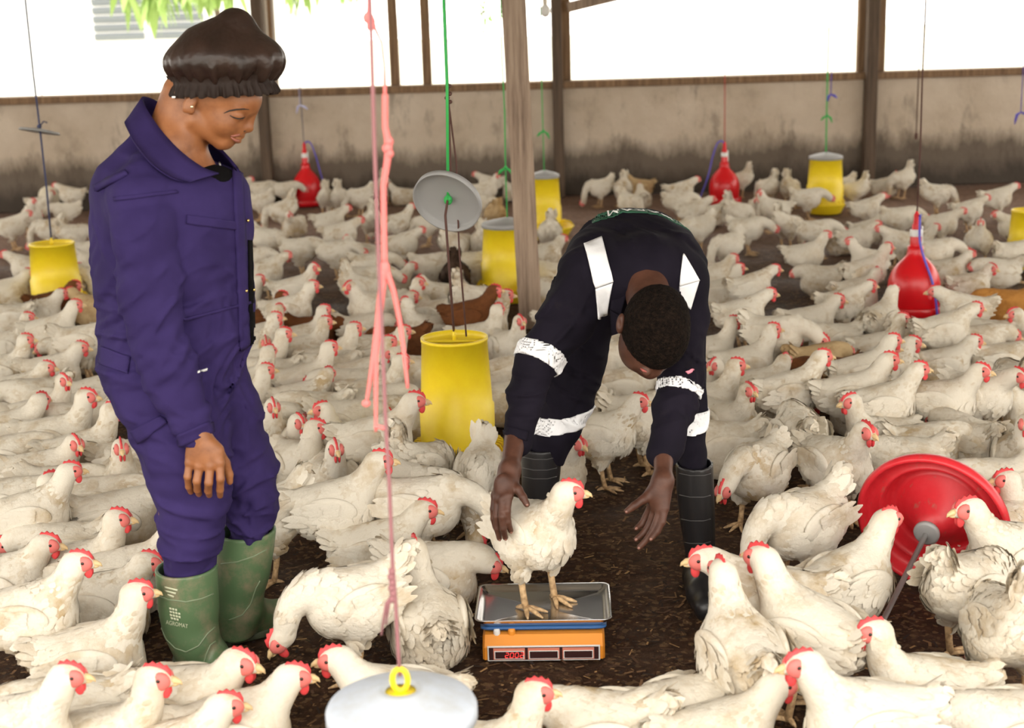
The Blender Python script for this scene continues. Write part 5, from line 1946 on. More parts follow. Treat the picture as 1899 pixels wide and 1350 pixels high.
mfold = folds([(mm(1040, 590, 3.9), .11, .009, (1, 0, -.8), 44), (mm(985, 660, 3.85), .10, .008, (.3, 0, 1), 46), (mm(965, 740, 3.8), .10, .006, (.2, 0, 1), 48),
               (mm(1270, 690, 3.84), .10, .009, (.3, 0, 1), 48), (mm(1255, 770, 3.8), .09, .007, (-.4, 0, 1), 46), (mm(1060, 700, 4.3), .14, .008, (.7, 0, 1), 36),
               (mm(1110, 480, 3.98), .12, .004, (1, .3, 0), 34), (mm(1220, 450, 4.05), .12, .004, (1, .4, .4), 30)], 0.0062, 1.9)
mcover = wkeep(sdf_obj('coverall', M_PR, .0068, M['black_drill'], mroot, post=mfold), mroot)

# skin: head, neck, forearms and hands
MH = [ell(mm(1216, 612, 3.745), (.086, .094, .104), None, .03),
      ell(mm(1200, 652, 3.77), (.068, .070, .058), None, .03),
      ell(mm(1180, 640, 3.76), (.045, .05, .06), None, .025),
      cone(mm(1190, 668, 3.735), mm(1205, 690, 3.73), .030, .018, .02),
      cone(mm(1186, 674, 3.715), mm(1198, 690, 3.70), .010, .011, .010),
      ell(mm(1206, 688, 3.745), (.028, .03, .014), None, .015),
      ell(mm(1151, 600, 3.735), (.012, .014, .028), Matrix.Rotation(.15, 3, 'Y'), .006),
      ell(mm(1148, 600, 3.720), (.005, .008, .015), None, .004, 's'),
      cone(mm(1196, 520, 3.92), mm(1208, 575, 3.80), .064, .060, .03), cone(mm(1196, 520, 3.92), mm(1190, 520, 4.1), .064, .09, .03)]
lw = mm(945, 872, 3.66)
fL = [(mm(943, 920, 3.585), [mm(940, 948, 3.565), mm(942, 968, 3.565), mm(947, 984, 3.575)], [.0115, .0100, .0090, .0075]),
      (mm(932, 926, 3.585), [mm(931, 958, 3.560), mm(933, 980, 3.560), mm(937, 997, 3.570)], [.0115, .0100, .0090, .0075]),
      (mm(923, 926, 3.600), [mm(921, 958, 3.580), mm(922, 980, 3.580), mm(926, 998, 3.588)], [.0110, .0098, .0088, .0075]),
      (mm(918, 918, 3.625), [mm(915, 944, 3.61), mm(915, 962, 3.61), mm(918, 978, 3.615)], [.0100, .0088, .0078, .0068]),
      (mm(951, 896, 3.63), [mm(961, 908, 3.60), mm(970, 922, 3.585), mm(977, 935, 3.575)], [.0140, .0120, .0105, .0085])]
HL = hand_prims(lw, .0235, fL) + [ell(mm(934, 902, 3.61), (.026, .018, .036), Matrix.Rotation(-.15, 3, 'Y'), .014), cone(mm(958, 800, 3.78), lw, .032, .0235, .015)]
rw = mm(1229, 893, 3.65)
fR = [(mm(1208, 936, 3.66), [mm(1198, 958, 3.665), mm(1190, 972, 3.66), mm(1180, 980, 3.65)], [.0105, .0095, .0085, .0072]),
      (mm(1215, 944, 3.64), [mm(1205, 972, 3.64), mm(1194, 988, 3.635), mm(1180, 1000, 3.625)], [.0112, .0098, .0088, .0075]),
      (mm(1225, 946, 3.62), [mm(1214, 978, 3.61), mm(1202, 998, 3.605), mm(1186, 1015, 3.60)], [.0115, .0102, .0092, .0078]),
      (mm(1233, 942, 3.615), [mm(1228, 968, 3.60), mm(1219, 986, 3.595), mm(1208, 999, 3.59)], [.0105, .0094, .0084, .0070]),
      (mm(1208, 914, 3.645), [mm(1192, 927, 3.625), mm(1176, 938, 3.615), mm(1163, 948, 3.61)], [.0150, .0120, .0105, .0085])]
HRr = hand_prims(rw, .0235, fR) + [ell(mm(1221, 920, 3.635), (.028, .018, .036), Matrix.Rotation(.2, 3, 'Y'), .014), cone(mm(1232, 815, 3.76), rw, .030, .0235, .015)]
mcore = [cone(mm(1180, 500, 4.4), mm(1190, 520, 3.98), .10, .10, .05), cone(mm(1120, 520, 4.45), mm(1010, 850, 4.34), .08, .045, .04), cone(mm(1220, 520, 4.45), mm(1285, 850, 4.05), .08, .04, .04),
         cone(mm(1110, 520, 4.0), mm(1040, 585, 3.95), .05, .045, .03), cone(mm(1040, 585, 3.95), mm(988, 662, 3.90), .045, .04, .03), cone(mm(988, 662, 3.9), mm(958, 805, 3.77), .04, .032, .02),
         cone(mm(1260, 520, 4.0), mm(1284, 600, 3.95), .05, .04, .03), cone(mm(1284, 600, 3.95), mm(1268, 695, 3.88), .04, .04, .02), cone(mm(1268, 695, 3.88), mm(1232, 820, 3.755), .04, .03, .02)]
hv = field(MH, .0030)
V, Q = join_np([hv, field(HL, .0024), field(HRr, .0024), field(mcore, .014)])
mbody = wkeep(link('body', mesh_np('body', V, Q), M['skin_m'], mroot), mroot)
# nails
for chain, sgn in ((fL, 1), (fR, 1)):
    for kn, js, rad in chain:
        tip, prev = js[-1], js[-2]
        d = (tip - prev).normalized()
        toc = (CAMP - tip).normalized()
        n = (toc - d * toc.dot(d)).normalized()
        s = d.cross(n)
        b = MB(); b.ball(tip + d * .001 + n * rad[-1] * .72, (.0058, .0042, .0022), Matrix((d, s, n)).transposed(), 8, 6)
        wkeep(b.build('nail', M['nail'], mbody), mroot)
# hair cap
hc = mm(1216, 612, 3.745)
fd = Vector((-0.28, 0.62, -0.78)).normalized()      # the way the face looks (down, away from the lens)
fdn = np.array(fd)
def hair_post(X, Y, Z, D):
    q = (X - hc.x) * fdn[0] + (Y - hc.y) * fdn[1] + (Z - hc.z) * fdn[2]
    n = 0.0012 * np.sin(260 * X + 3 * np.sin(190 * Z)) * np.sin(240 * Z + 2 * np.sin(210 * Y)) * np.sin(230 * Y)
    return np.maximum(D - n, q - 0.050)
hair = wkeep(sdf_obj('hair', [ell(hc, (.0925, .1005, .1105), None, .02), ell(mm(1222, 580, 3.775), (.075, .075, .075), None, .03)], .0034, M['hair'], mroot, post=hair_post), mroot)
mb_ = BVHTree.FromPolygons([Vector(p) for p in hv[0]], hv[1].tolist())
b = MB()
P = []
for px, py in ((1188, 683), (1193, 687), (1199, 690)):
    l, n = hit(mb_, px, py)
    if l is not None: P.append(l + n * .001)
if len(P) > 1:
    b.tube(P, [.002, .004, .002][:len(P)], 7)
    wkeep(b.build('lip', mat('lip_m', (0.30, 0.07, 0.055), 0.4), mbody), mroot)

# collar
ct = [mm(1150, 590, 3.86), mm(1162, 545, 3.86), mm(1180, 508, 3.90), mm(1203, 497, 3.92), mm(1224, 508, 3.90), mm(1238, 530, 3.86), mm(1240, 556, 3.84)]
cb = [mm(1132, 575, 3.88), mm(1140, 535, 3.90), mm(1160, 502, 3.95), mm(1202, 484, 3.99), mm(1238, 495, 3.95), mm(1258, 520, 3.90), mm(1262, 552, 3.87)]
wkeep(ribbon('collar', ct, cb, M['black_drill'], mcover, .006, 6), mroot)
wkeep(ribbon('lapel', [mm(1132, 575, 3.86), mm(1133, 600, 3.86), mm(1135, 622, 3.87)], [mm(1158, 590, 3.84), mm(1154, 604, 3.84), mm(1148, 618, 3.85)], M['black_drill'], mcover, .005, 5), mroot)
# reflective tape
mbv = bvh_of([mcover])
wkeep(decal('shoulder_tape', mbv, [(1083, 454), (1117, 440), (1138, 522), (1104, 534)], 10, 22, M['reflective'], mcover, .005, .004), mroot)
wkeep(decal('shoulder_tape', mbv, [(1104, 535), (1137, 524), (1126, 586), (1108, 592)], 10, 14, M['reflective'], mcover, .005, .004), mroot)
wkeep(decal('shoulder_tape', mbv, [(1266, 472), (1268, 473), (1296, 520), (1259, 530)], 10, 14, M['reflective'], mcover, .005, .004), mroot)
wkeep(decal('shoulder_tape', mbv, [(1259, 531), (1295, 521), (1280, 574), (1257, 552)], 10, 12, M['reflective'], mcover, .005, .004), mroot)
a0, a1 = mm(1005, 632, 3.905), mm(988, 690, 3.88)
wkeep(band('arm_tape', m_armL, mfold, mm(1004, 662, 3.895), mm(968, 738, 3.84) - mm(1030, 610, 3.94), .026, .13, .0052, M['reflective'], mcover), mroot)
wkeep(band('arm_tape', m_armR, mfold, mm(1257, 722, 3.855), mm(1243, 790, 3.79) - mm(1268, 660, 3.9), .016, .11, .0052, M['reflective'], mcover), mroot)
wkeep(band('knee_tape', [m_legL], mfold, mm(1038, 777, 4.35), (-.12, 0, 1), .026, .14, .0052, M['reflective'], mcover), mroot)
wkeep(band('knee_tape', [m_legR], mfold, mm(1280, 773, 4.12), (-.10, 0, 1), .026, .13, .0052, M['reflective'], mcover), mroot)
wkeep(decal('sleeve_logo', mbv, [(1271, 690), (1283, 683), (1287, 687), (1275, 694)], 5, 3, M['pink_logo'], mcover, .004, .003), mroot)
wkeep(decal('sleeve_cuff', mbv, [(934, 788), (980, 800), (976, 818), (936, 806)], 8, 4, M['black_drill'], mcover, .005, .006), mroot)
# green band with lettering over the back: a ring of cloth round the torso
def back_post(X, Y, Z, D):
    D = mfold(X, Y, Z, D)
    c_ = 4.255
    return np.maximum(np.maximum(np.abs(D - .002) - .003, np.abs(Y - c_ + (Z - 1.1) * .1) - .035), np.maximum(0.98 - Z, np.abs(X - mm(1190, 420, 4.25).x) - 0.15))
c0 = mm(1190, 440, 4.255)
V, Q = field(m_torso, .0055, lo=(c0.x - .2, 4.2, .95), hi=(c0.x + .2, 4.32, 1.16), post=back_post)
gb = wkeep(link('back_band', mesh_np('back_band', V, Q), M['green_band'], mcover), mroot)
gbv = bvh_of([gb, mcover])
def letters_over(s, x0, step, y, size):
    for i, ch in enumerate(s):
        me = text_mesh(ch, size)
        for v in me.vertices:
            X = x0 + i * step - v.co.x; Yp = y - v.co.y
            l, n, ix, ds = gbv.ray_cast(Vector((X, Yp, 1.6)), Vector((0, 0, -1)))
            v.co = (l + n * .003) if l is not None else Vector((X, Yp, 1.05))
        wkeep(link('letter', me, M['white_letter'], gb), mroot)
letters_over('CARAM', c0.x + 0.075, -0.040, 4.245, .055)

# black boots
BL_rows = rows(4.33, [(826, 964, 1042, .075), (870, 967, 1040, .072), (920, 968, 1034, .066), (970, 968, 1026, .058), (1005, 966, 1022, .054)])
bh = Vector(at(990, 1022, 0)); bt = Vector(at(922, 1046, 0))
bootL = rubber_boot('boot', BL_rows, foot_prims(bh, bt, instep=mm(975, 985, 4.31)), None, .0055, M['black_boot'], mroot, mroot, M['dark'])
BR_rows = rows(4.02, [(858, 1253, 1322, .072), (910, 1255, 1324, .070), (970, 1262, 1326, .063), (1030, 1272, 1326, .056), (1085, 1278, 1322, .052)])
bh2 = Vector(at(1300, 1104, 0)); bt2 = Vector(at(1312, 1152, 0))
bootR = rubber_boot('boot', BR_rows, foot_prims(bh2, bt2, instep=mm(1300, 1070, 4.01)), None, .0055, M['black_boot'], mroot, mroot, M['dark'])
vb1, vb2 = bvh_of([bootL]), bvh_of([bootR])
for y in (848, 868, 884): raised('rib', vb1, [(970, y), (990, y + 4), (1015, y + 4), (1036, y - 1)], .002, M['boot_edge'], bootL, mroot)
for y in (878, 918, 962, 1004): raised('rib', vb2, [(1260, y), (1280, y + 4), (1305, y + 4), (1320, y)], .002, M['boot_edge'], bootR, mroot)
tag(mroot, 'person bending forward in black coverall with white reflective tape and black boots', 'person')
# ------------------------------------------------------------------ the flock
# (body x, body y in the photograph, heading: 0 right, 90 away, 180 left, 270 to the camera; pose; feather; size; own label)
FLOCK = [
 # left side, far to near
 (58,398,300,'U','w',1,''),(152,352,180,'M','w',1,''),(174,337,0,'SM','w',1,''),(122,392,200,'L','w',1,''),(93,424,180,'P','w',1,''),
 (134,434,20,'P','w',1,''),(163,468,0,'L','w',1,''),(172,490,180,'M','w',1,''),(152,508,330,'P','w',1,''),(168,530,180,'SM','w',1,''),
 (54,497,180,'M','w',1,''),(98,566,8,'SM','b',1,'dark brown hen at the foot of the left yellow feeder'),(74,580,10,'SM','w',1,''),(176,572,180,'SM','t',1,'tan hen half hidden behind the indigo coverall, left feeder side'),
 (98,622,5,'U','w',1.02,'white hen standing tall just below the left yellow feeder'),(158,628,2,'L','w',1,''),(16,642,8,'SU','w',1,''),(10,690,8,'SU','w',1,''),
 (95,690,4,'SM','w',1,''),(158,732,5,'SU','w',1,''),(84,733,200,'SL','w',1,''),(82,775,5,'SU','w',1,''),(108,812,5,'SU','w',1.06,''),(18,800,5,'SM','w',1,''),
 (146,848,5,'SU','w',1.02,''),(80,880,3,'SM','w',1,''),(228,858,2,'SUr','w',1,''),(216,900,285,'SU','w',1,'white hen facing the camera, beside the indigo trouser leg'),(206,918,352,'SL','w',1,''),
 (78,948,8,'U','w',1,'white hen with a tall jagged red comb at the left edge'),(200,966,18,'SL','w',1.12,'broad white hen with its tail spread left, behind the indigo knee'),
 (42,992,5,'SU','w',1,''),(158,1062,5,'SU','w',1,'white hen with open beak just left of the green boot top'),(228,1062,4,'SM','w',1,''),
 (62,1146,8,'U','w',1,'white hen at the left edge looking right, level with the boots'),(188,1118,2,'SM','w',1.02,'white hen whose red face touches the green boot shaft'),
 (165,1212,12,'SU','w',1.14,'large plump white hen sitting left of the green boots'),(150,1322,188,'SL','w',1,'white hen with an upright tail, lower left corner'),
 (45,1350,6,'U','w',1,'white hen with a red profile at the lower left edge'),(200,1392,6,'SU','w',1.05,'white hen with an upright jagged comb at the bottom left'),
 (335,1314,352,'SM','w',1.08,'white hen stretched right below the green boots'),(420,1362,4,'SM','w',1.08,'white hen at the bottom with raised comb beside the pale lid'),
 (300,1402,10,'SM','w',1,'white hen whose comb tip just enters at the bottom left'),
 # between the woman and the middle feeder
 (508,962,205,'P','w',1.02,'white hen standing behind the far green boot'),(606,950,8,'U','w',1.10,'large white hen standing right of the indigo knee, dirty breast'),
 (572,864,315,'SUl','w',1,'white hen sitting with its head turned right above the large hen\'s tail'),(636,884,280,'SU','w',1,'white hen looking straight at the camera beneath the pink rope'),
 (662,826,185,'SU','w',1,'white hen with large comb and wattles looking left'),(520,812,285,'SU','w',1,''),(549,812,268,'SM','w',1,''),(460,750,2,'SU','w',1,''),
 (478,716,2,'SU','w',1,''),(545,744,8,'SM','w',1,''),(568,712,6,'SU','w',1,''),(688,752,2,'SL','w',1,''),(640,776,350,'SL','w',1,''),
 (676,826,6,'U','w',1.04,'white hen stretching its neck toward the middle yellow feeder'),(692,728,6,'SU','w',1,''),(676,698,2,'SU','w',1,''),(700,672,4,'SU','w',1,''),(762,694,200,'SM','w',1,''),
 (778,908,335,'P','w',1.02,'white hen with a raised ragged tail feeding at the middle feeder'),(772,868,50,'T','w',1,'white hen\'s ragged grey-white tail at the middle feeder pan'),
 (893,880,268,'P','w',1.02,'white hen with back to the sky bending toward the camera by the feeder'),
 (764,944,354,'L','w',1.08,'white hen crouching right with lowered head behind the mauve cord'),(690,1012,5,'SM','w',1.05,'white hen with a bare pink rump patch and spread tail'),
 (800,1062,348,'SL','w',1.14,'large white hen reaching its beak toward the steel tray'),(668,1104,198,'Q','w',1.12,'white hen pecking the litter right of the green boots'),
 (782,1160,108,'SU','w',1.08,'white hen seen from behind beside the mauve cord knot'),(738,1306,182,'SM','w',1,'white hen half hidden behind the pale foreground lid'),
 (890,1418,4,'SU','w',1.0,'white hen at the bottom right of the pale lid'),(1130,1342,160,'SL','w',1.1,'white hen below the scale seen from behind'),
 (1036,858,300,'SM','w',1,'white hen behind the bending person\'s black boot'),
 # middle band
 (728,528,2,'SM','w',1,''),(776,570,280,'SU','w',1,''),(800,492,2,'L','w',1,''),(850,506,95,'T','d',1,'dark brown hen behind the middle feeder cords'),(915,497,2,'L','w',1.05,''),
 (872,556,40,'T','w',1,''),(858,588,2,'U','b',1,'brown hen with rusty neck above the middle feeder'),(898,602,2,'SU','w',1,''),(944,642,290,'SU','w',1,''),(880,622,350,'SU','w',1,''),
 (800,578,340,'SM','w',1,''),(818,549,182,'SM','w',1,''),(812,616,182,'SU','w',1,''),(724,584,2,'SM','w',1,''),(682,572,232,'U','w',1,''),(668,534,4,'T','w',1,''),
 (684,517,2,'L','w',1,''),(690,492,2,'L','w',1,''),(548,538,4,'U','w',1,''),(540,578,4,'U','w',1,''),(488,598,4,'SU','b',1,'brown hen close to the front of the indigo coverall'),
 (448,566,8,'SU','w',1,''),(492,503,5,'M','w',1,''),(560,630,2,'SU','w',1,''),(552,654,2,'SU','w',1,''),(484,628,2,'SU','w',1,''),(470,646,4,'SU','w',1,''),
 (500,666,290,'SM','w',1,''),(482,680,2,'SU','w',1,''),(620,670,5,'SU','w',1,''),(662,608,2,'SL','w',1,''),(692,650,182,'SL','w',1,''),(742,636,182,'SL','b',1,'brown hen behind the pink rope, mostly covered by white hens'),
 (590,612,2,'SL','b',1,'brown hen lying behind white hens right of the indigo coverall'),
 # far, left of the leaning post
 (474,328,8,'M','w',1,''),(500,347,2,'L','w',1,''),(484,373,182,'P','w',1,''),(524,390,182,'T','w',1,''),(536,348,2,'L','w',1,''),(606,365,92,'T','w',1,''),(632,365,80,'T','w',1,''),
 (668,364,200,'P','w',1,''),(612,410,8,'M','w',1,''),(546,418,250,'SM','w',1,''),(494,442,340,'P','w',1,''),(556,462,2,'L','w',1,''),(632,434,2,'M','w',1,''),(622,467,4,'L','w',1,''),
 (690,408,92,'T','w',1,''),(676,472,182,'SM','w',1,''),(468,480,2,'L','w',1,''),(722,333,92,'T','w',1,''),(742,362,180,'SM','w',1,''),(736,414,5,'U','w',1,''),(796,414,180,'T','w',1,''),
 (746,452,2,'M','w',1,''),(850,451,30,'T','w',1,''),(886,447,92,'T','w',1,''),(912,322,180,'M','w',1,''),(900,352,2,'U','w',1,''),(890,378,350,'P','w',1,''),(918,394,92,'P','t',1,'tan hen near the wall left of the leaning post'),
 # right of the leaning post, far
 (1019,428,92,'T','w',1,'white hen seen from behind at the feeder right of the leaning post'),(1010,472,2,'SM','w',1,''),(1014,508,182,'SM','w',1,''),(1020,540,182,'SL','w',1,''),
 (1114,347,200,'P','w',1,''),(1155,347,92,'T','w',1,''),(1168,375,300,'P','w',1,''),(1190,368,92,'SM','w',1,''),(1186,346,180,'SM','t',1,'tan hen by the wall above the bending back'),
 (1262,354,2,'M','w',1,''),(1258,374,2,'L','w',1,''),(1286,391,2,'M','w',1,''),(1296,420,200,'P','w',1,''),(1375,332,200,'T','w',1,''),(1432,347,120,'T','w',1,''),(1458,347,60,'T','w',1,''),
 (1497,367,350,'L','w',1,''),(1436,387,180,'U','w',1,''),(1400,391,270,'SM','w',1,''),(1366,393,30,'T','w',1,''),(1322,397,2,'SM','w',1,''),(1386,423,350,'L','w',1,''),(1457,417,40,'T','w',1,''),
 (1350,453,210,'P','w',1,''),(1494,473,352,'U','w',1,''),(1560,447,180,'SM','w',1,''),(1516,428,2,'L','w',1,''),(1588,443,2,'M','w',1,''),(1520,515,180,'SL','w',1,''),(1588,352,150,'T','w',1,''),
 (1606,387,4,'M','w',1,''),(1674,331,200,'T','w',1,''),(1736,359,2,'P','w',1,''),(1850,367,2,'M','w',1,''),(1662,404,2,'L','w',1,''),(1746,415,350,'M','w',1,''),(1796,390,4,'M','w',1,''),
 (1815,442,262,'U','w',1,''),(1736,468,2,'L','w',1,''),(1668,448,180,'M','w',1,''),(1612,484,178,'U','w',1,''),(1612,428,2,'SM','w',1,''),(1852,503,182,'SL','w',1,''),
 # right, middle distance
 (1798,531,2,'SM','w',1,''),(1756,501,2,'SM','w',1,''),(1862,564,180,'SL','o',1.1,'orange hen at the right edge above white hens'),(1788,574,180,'M','w',1,''),(1760,608,2,'M','w',1,''),(1848,622,182,'SL','w',1,''),
 (1634,592,45,'U','w',1,'white hen reaching up at the foot of the red drinker, right side'),(1562,563,2,'M','w',1,''),(1586,538,2,'SM','w',1,''),(1634,646,4,'SU','w',1,''),(1592,682,5,'U','w',1,''),(1608,508,20,'U','w',1,''),
 (1320,513,2,'SM','w',1,''),(1334,543,4,'SU','w',1,''),(1392,533,4,'M','w',1,''),(1374,584,5,'M','w',1.06,''),(1500,599,2,'SM','w',1.05,''),(1452,624,332,'L','w',1.05,''),(1546,630,182,'SL','w',1,''),
 (1316,654,4,'SU','w',1,''),(1384,676,4,'SU','w',1,''),(1316,750,4,'SU','w',1,''),(1404,720,2,'SM','w',1,''),(1352,782,300,'SU','w',1,'white hen facing the camera right of the reflective knee tape'),
 (1490,730,8,'U','w',1.02,'white hen with raised red comb towering over its neighbours, centre right'),(1482,806,98,'L','w',1.05,'white hen seen from behind with bare grey rump, centre right'),
 (1404,868,234,'L','w',1.12,'large white hen bending left beside the black boot'),(1334,826,182,'SL','w',1.05,''),(1562,730,2,'U','w',1,''),(1550,858,290,'U','w',1.02,'white hen facing the camera left of the overturned drinker'),(1318,708,285,'SM','w',1,''),
 (1654,745,4,'U','w',1.04,''),(1740,750,325,'U','w',1.0,'white hen standing above the overturned drinker, feet visible'),(1806,738,300,'M','w',1,'white hen with drooping head right of the standing one'),
 (1750,677,2,'SM','w',1,''),(1858,670,2,'SL','w',1,''),(1890,716,92,'P','w',1,''),(1654,818,196,'SU','w',1.04,'white hen looking left just above the red drinker rim'),(1668,850,184,'SL','w',1.05,'white hen lying left behind the red drinker rim'),
 (1864,838,262,'SU','w',1.12,'plump white hen facing the camera at the right edge'),(1786,816,110,'SL','w',1,'white hen seen from behind right of the red drinker rim'),(1834,892,180,'SL','w',.95,''),(1604,716,4,'SU','t',1,'tan-headed hen peeping between white hens, right side'),
 (1642,694,30,'SM','w',1,''),(1546,700,182,'SL','b',1,'brown hen behind the tall-combed white hen, right side'),(1498,668,10,'SL','t',1,'tan hen mostly covered left of the brown one'),
 # foreground right
 (1486,968,204,'Q','w',1.12,'white hen pecking left above the foreground group, raised tail'),(1436,1104,178,'M','w',1.05,'white hen with red comb looking left, behind the front two'),
 (1494,1180,140,'U','w',1.10,'buff-stained white hen seen from behind, neck raised'),(1368,1218,93,'U','w',1.14,'large white hen with its back to the camera beside the black boot'),
 (1566,1086,28,'U','w',1.10,'white hen facing away beside the steel rod'),(1704,1284,174,'SU','w',1.12,'large white hen lying along the bottom right with tail to the right'),(1606,1336,194,'U','w',1.06,'white hen with bowed red comb at the bottom right'),
 (1318,1362,14,'SM','w',1,'white hen whose red comb rises at the bottom edge right of centre'),(1262,1336,200,'SL','w',1,'white hen\'s back at the bottom edge right of the scale'),
 (1838,992,8,'SL','w',1.08,'white hen with a fluffy tail before the red drinker rim'),(1884,1030,188,'U','w',1.08,'white hen at the right edge craning left over the drinker'),
 (1800,1094,48,'P','w',1.06,'white hen walking away right of the steel rod'),(1862,1160,92,'T','w',1.10,'white hen with its rump to the camera at the right edge'),(1930,984,182,'SU','w',1,'white hen at the right edge with only its red face showing'),
 (1862,1352,182,'SL','w',1.05,'white hen cut by the bottom right corner'),
 # under and behind the bending person
 (1112,806,338,'U','w',1.0,'white hen standing between the bending person\'s legs'),(1186,774,12,'L','w',1.05,'white hen behind the bending person\'s arm, tail toward the left'),(1160,718,2,'SL','w',1.05,''),(1134,668,2,'SM','w',1.05,''),(1094,748,92,'SM','w',1,''),
 (950,692,20,'SM','w',1,''),(944,744,350,'SL','w',1,''),(1040,600,2,'SM','w',1,''),(1090,640,182,'SM','w',1,''),(1230,640,2,'SL','w',1,''),
 # hens the gaps of the crowd show parts of
 (520,690,182,'SL','w',1,''),(600,765,182,'SL','w',1,''),(760,770,182,'SL','w',1,''),(480,790,2,'SL','w',1,''),(600,690,182,'SL','w',1,''),(640,720,182,'SL','w',1,''),(130,655,182,'SL','w',1,''),(40,730,2,'SM','w',1,''),(30,850,4,'SL','w',1,''),(140,780,182,'SL','w',1,''),
 (30,930,2,'SL','w',1,''),(130,905,2,'SL','w',1,''),(110,1010,182,'SL','w',1,''),(20,1075,4,'SM','w',1,''),(1440,760,182,'SL','w',1,''),(1700,640,2,'SL','w',1,''),(1800,640,2,'SL','w',1,''),(1590,770,182,'SL','w',1,''),(1720,820,10,'SL','w',1,''),
 (950,345,182,'SM','w',1,''),(1560,345,182,'P','w',1,''),(1640,345,2,'SM','w',1,''),
 (1700,450,2,'SM','w',1,''),(1880,420,182,'M','w',1,''),(1880,470,2,'L','w',1,''),(20,420,4,'M','w',1,''),(15,540,4,'SM','w',1,''),(20,590,182,'SL','w',1,''),(1912,620,182,'SM','w',1,''),(1915,760,182,'SM','w',1,''),
]

LANDMARK = [
 ('left yellow feeder', 110, 540), ('cream drinker', 100, 350), ('indigo coverall', 320, 640), ('green boots', 420, 1110), ('left red drinker', 571, 330),
 ('middle yellow feeder', 850, 760), ('pink rope', 712, 560), ('grey tilted lid', 831, 371), ('leaning post', 975, 500), ('lidded feeder right of leaning post', 1012, 380), ('steel tray', 1008, 1118),
 ('bending person\'s back', 1190, 440), ('bending person\'s head', 1215, 620), ('right black boot', 1290, 980), ('far red drinker above bending person', 1343, 330), ('far right yellow feeder', 1529, 340),
 ('right wall post', 1611, 280), ('red drinker with blue tube', 1693, 500), ('overturned red drinker', 1732, 960), ('feeder at right edge', 1890, 430), ('orange hen', 1860, 560), ('buff-stained white hen', 1494, 1180), ('tall-combed white hen', 1490, 720),
]
POSEWORD = {'U': 'standing tall', 'M': 'standing', 'L': 'leaning forward', 'P': 'pecking', 'Q': 'bending', 'T': 'feeding with tail raised', 'SU': 'sitting upright', 'SM': 'sitting', 'SL': 'crouching low'}
COLWORD = {'w': 'white', 't': 'tan', 'b': 'brown', 'd': 'dark brown', 'o': 'orange'}
ORD = ['nearest', 'second nearest', 'third nearest', 'fourth nearest', 'fifth nearest', 'sixth nearest', 'seventh nearest', 'eighth nearest', 'ninth nearest', 'tenth nearest', 'eleventh nearest', 'twelfth nearest', 'thirteenth nearest', 'fourteenth nearest', 'fifteenth nearest', 'sixteenth nearest', 'seventeenth nearest', 'eighteenth nearest']


def facing(a):
    a %= 360
    return 'right' if a < 60 or a >= 310 else 'away' if a < 120 else 'left' if a < 240 else 'the camera'


def side_of(bx, by, lx, ly):
    dx, dy = bx - lx, by - ly
    if abs(dx) >= abs(dy): return 'right of' if dx > 0 else 'left of'
    return 'below' if dy > 0 else 'above'


_auto = {}
for i, (bx, by, yw, var, col, sc, lab) in enumerate(FLOCK):
    if not lab:
        nm, lx, ly = min(LANDMARK, key=lambda L: math.hypot(L[1] - bx, L[2] - by))
        _auto.setdefault((nm, side_of(bx, by, lx, ly)), []).append((math.hypot(lx - bx, ly - by), i))
LABEL = {}
for (nm, sd), lst in _auto.items():
    lst.sort()
    for k, (dist, i) in enumerate(lst):
        bx, by, yw, var, col, sc, lab = FLOCK[i]
        pose = next(p for p in ('SU', 'SM', 'SL', 'U', 'M', 'L', 'P', 'Q', 'T') if var.startswith(p))
        wds = f"{COLWORD[col]} hen {POSEWORD[pose]}, facing {facing(yw)}, {ORD[min(k, 17)]} {sd} the {nm}"
        if len(wds.split()) > 16:
            wds = f"{COLWORD[col]} hen facing {facing(yw)}, {ORD[min(k, 17)]} {sd} the {nm}"
        LABEL[i] = wds

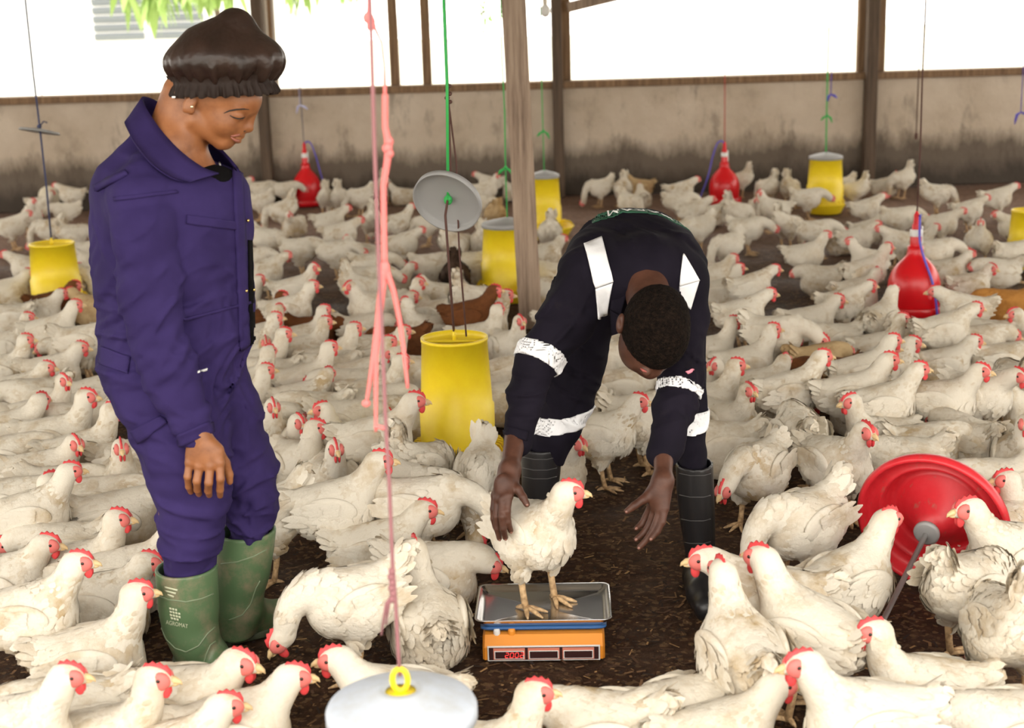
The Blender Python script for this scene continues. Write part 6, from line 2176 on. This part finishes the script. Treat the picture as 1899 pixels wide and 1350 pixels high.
# where each one stands, then a little elbow room so that bodies do not cut through each other
PLACE = []
for i, (bx, by, yw, var, col, sc, lab) in enumerate(FLOCK):
    r_ = random.Random(i * 31 + 7)
    s = min(sc, 1.06) * 0.96 * r_.uniform(.96, 1.04) * float(np.interp(by, [330, 420, 560, 820], [.84, .88, .93, 1.0]))
    p = at(bx, by, (0.118 if var.startswith('S') else 0.214) * s)
    if not lab and var in ('SU', 'U', 'SM') and r_.random() < 0.3:
        var = var + r_.choice('lr')
    PLACE.append([p.x, p.y, math.radians(yw + r_.uniform(-9, 9)), var, s, col, lab])
XY = np.array([[q[0], q[1]] for q in PLACE]); XY0 = XY.copy()
HD = np.array([[math.cos(q[2]), math.sin(q[2])] for q in PLACE]); SZ = np.array([q[4] for q in PLACE])
OBST = [(F1.location.x, F1.location.y, .19), (tc_.x, tc_.y, .17), (rh.x, rh.y, .07), (rt.x, rt.y, .06), (lh.x, lh.y, .07), (lt.x, lt.y, .06), (bh.x, bh.y, .07), (bt.x, bt.y, .06), (bh2.x, bh2.y, .07), (bt2.x, bt2.y, .06), (pb.x, pb.y, .09), (rc.x + .06, rc.y + .05, .15), (g.x, g.y, .19)]
for px_, py_, r_o in ((110, 582, .19), (945, 556, .2), (1012, 440, .2), (1529, 396, .17), (1693, 583, .17), (571, 381, .13), (1343, 378, .13), (100, 389, .17), (1903, 496, .17)):
    q = at(px_, py_, 0); OBST.append((q.x, q.y, r_o))
for it in range(60):
    mv = np.zeros_like(XY)
    for sa in (-0.055, 0.055):
        A = XY + HD * sa * SZ[:, None]
        for sb in (-0.055, 0.055):
            Bp = XY + HD * sb * SZ[:, None]
            d = A[:, None, :] - Bp[None, :, :]
            L = np.sqrt((d ** 2).sum(-1)) + 1e-6
            ov = np.maximum((SZ[:, None] + SZ[None, :]) * 0.084 - L, 0)
            np.fill_diagonal(ov, 0)
            mv += (d / L[..., None] * ov[..., None]).sum(1) * 0.12
        for ox, oy, orr in OBST:
            d = A - np.array([ox, oy]); L = np.sqrt((d ** 2).sum(-1)) + 1e-6
            mv += d / L[:, None] * np.maximum(orr + 0.075 - L, 0)[:, None] * 0.25
    XY += mv
    off = XY - XY0
    lim = np.array([0.05, 0.075]) * np.clip((XY0[:, 1:2] - 3.2) / 2.2, 0.3, 2.0)
    XY = XY0 + np.clip(off, -lim, lim)
    XY[:, 1] = np.minimum(XY[:, 1], WALL_Y - 0.24)
for i, (x_, y_, a_, var, s, col, lab) in enumerate(PLACE):
    hn = hen((XY[i, 0], XY[i, 1], 0.0), a_, var, s, col, XY[i, 1] < 8.2)
    tag(hn, lab or LABEL[i], 'hen', 'hens of the flock')

# the hen being weighed
p = SCALE_ROOT.location
hn = hen((p.x - 0.020, p.y + 0.030, TZ - 0.0155), math.radians(-52), 'Ul', 1.0, 'w', True)
tag(hn, 'white hen standing on the steel tray of the scale', 'hen', 'hens of the flock')
